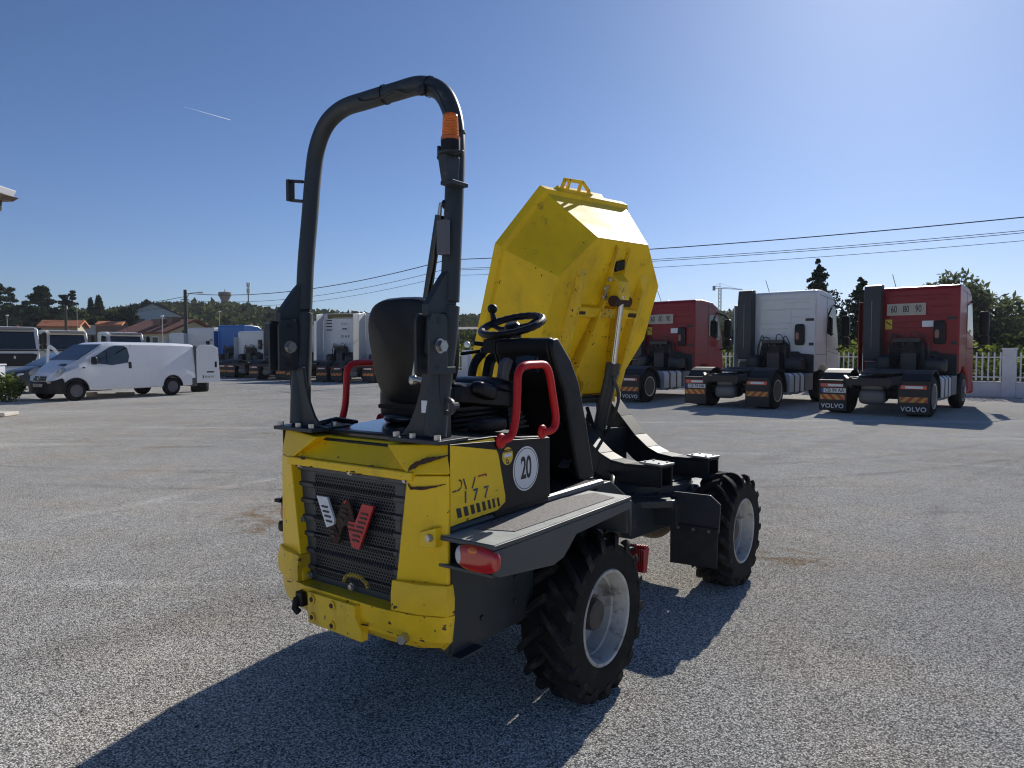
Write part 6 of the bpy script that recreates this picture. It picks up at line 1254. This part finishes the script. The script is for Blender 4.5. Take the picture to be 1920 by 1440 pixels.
# --- grey car
ch = 208; rz = R(90 - ch); lf = V(-math.sin(rz), math.cos(rz), 0); fw = V(math.cos(rz), math.sin(rz), 0)
car = thing('grey_car', 'dark grey hatchback parked behind the white van', 'car', V(-18.1, 27.2, 0) - lf * .8 - fw * 2.68, rz)
st = [(-.85, .80, .35, .85, 1.30, .55), (-.7, .86, .32, .9, 1.50, .62), (.2, .88, .28, .92, 1.62, .66), (1.1, .88, .28, .92, 1.62, .66), (1.7, .88, .28, .93, 1.42, .64), (2.5, .88, .30, .92, 1.04, .66), (3.1, .84, .30, .82, .90, .60), (3.42, .76, .32, .66, .76, .55), (3.50, .62, .34, .55, .62, .5)]
b, cit = shell(st, [(0, .37), (2.68, .37)], .31); CP = mat('dark_grey_car_paint', (.030, .036, .045), .3, metal=.2, coat=.3); b.build('body', CP, car, ang=38)
for s in (1, -1):
    vpoly('side_window', [(-.5, 1.0), (-.4, 1.40), (.4, 1.50), (1.1, 1.48), (2.1, 1.05), (2.05, .99)], GLASS, s, .008, car, cit)
    for x in (0, 2.68): cwheel(car, x, .78 * s, s, .31, mat('silver_alloy', (.5, .5, .5), .3, metal=.8))
    b = MB(); b.sell((3.26, .63 * s, .70), (.14, .13, .075), .7, Matrix.Rotation(R(-30 * s), 3, 'Z')); b.build('headlight', CLRL, car)
    b = MB(); b.sell((2.05, 1.0 * s, 1.05), (.06, .09, .07), .6); b.build('mirror', BLK, car)
b = MB(); b.hexa([(2.50, -.62, 1.055), (2.50, .62, 1.055), (2.4, .62, 1.05), (2.4, -.62, 1.05), (1.40, -.58, 1.575), (1.40, .58, 1.575), (1.3, .58, 1.57), (1.3, -.58, 1.57)]); b.build('windscreen', _m['windscreen_glass'], car, .004)
b = MB(); b.hexa([(3.535, -.36, .55), (3.535, .36, .55), (3.4, .36, .55), (3.4, -.36, .55), (3.475, -.36, .70), (3.475, .36, .70), (3.35, .36, .70), (3.35, -.36, .70)]); g2 = b.build('front_grille', INK, car, .005); b = MB(); b.lathe([(0, 0), (.05, 0), (.05, .01), (0, .01)], (3.51, 0, .64), (1, 0, .3), 18); b.build('badge', CHROME, g2)
b = MB(); b.bb(3.3, 3.54, -.6, .6, .28, .36); b.build('front_bumper_lip', BLK, car, .02)
# dark tyre-like drum under the open van door
b = MB(); b.lathe([(.0, 0), (.30, 0), (.335, .06), (.345, .30), (.33, .50), (.29, .54), (0, .52)], (0, 0, 0), (0, 0, 1), 24); o = b.build('rubber_drum', RUB); o.location = (atp(374, 28.6), 28.6, 0); tag(o, 'black rubber drum standing under the open rear door of the van', 'drum')
b = MB(); rnd.seed(2); b.bb(-.5, .5, -.12, .12, 0, .10); b.bb(-.75, -.45, -.1, .1, 0, .16); b.bb(.2, .8, -.06, .08, .05, .14); o = b.build('timber_offcut', mat('pale_timber', (.35, .3, .22), .9), None, .01); o.location = (atp(205, 25.4), 25.4, 0); o.rotation_euler = (0, 0, R(10)); tag(o, 'pale timber offcuts lying on the ground beneath the van', 'timber')
# ================================================================== thin haze over the valley
hm = bpy.data.materials.new('haze_air'); hm.use_nodes = True; hn = hm.node_tree; hn.nodes.clear(); ho = hn.nodes.new('ShaderNodeOutputMaterial'); hv = hn.nodes.new('ShaderNodeVolumePrincipled')
hv.inputs['Color'].default_value = (.80, .88, 1, 1); hv.inputs['Density'].default_value = .00022; hv.inputs['Anisotropy'].default_value = 0.2; hn.links.new(hv.outputs[0], ho.inputs['Volume'])
b = MB(); b.bb(-430, 500, -70, 440, -1.1, 46); o = b.build('haze', hm, smooth=False); tag(o, 'faint bluish haze over the distant hill', 'haze', kind='stuff')
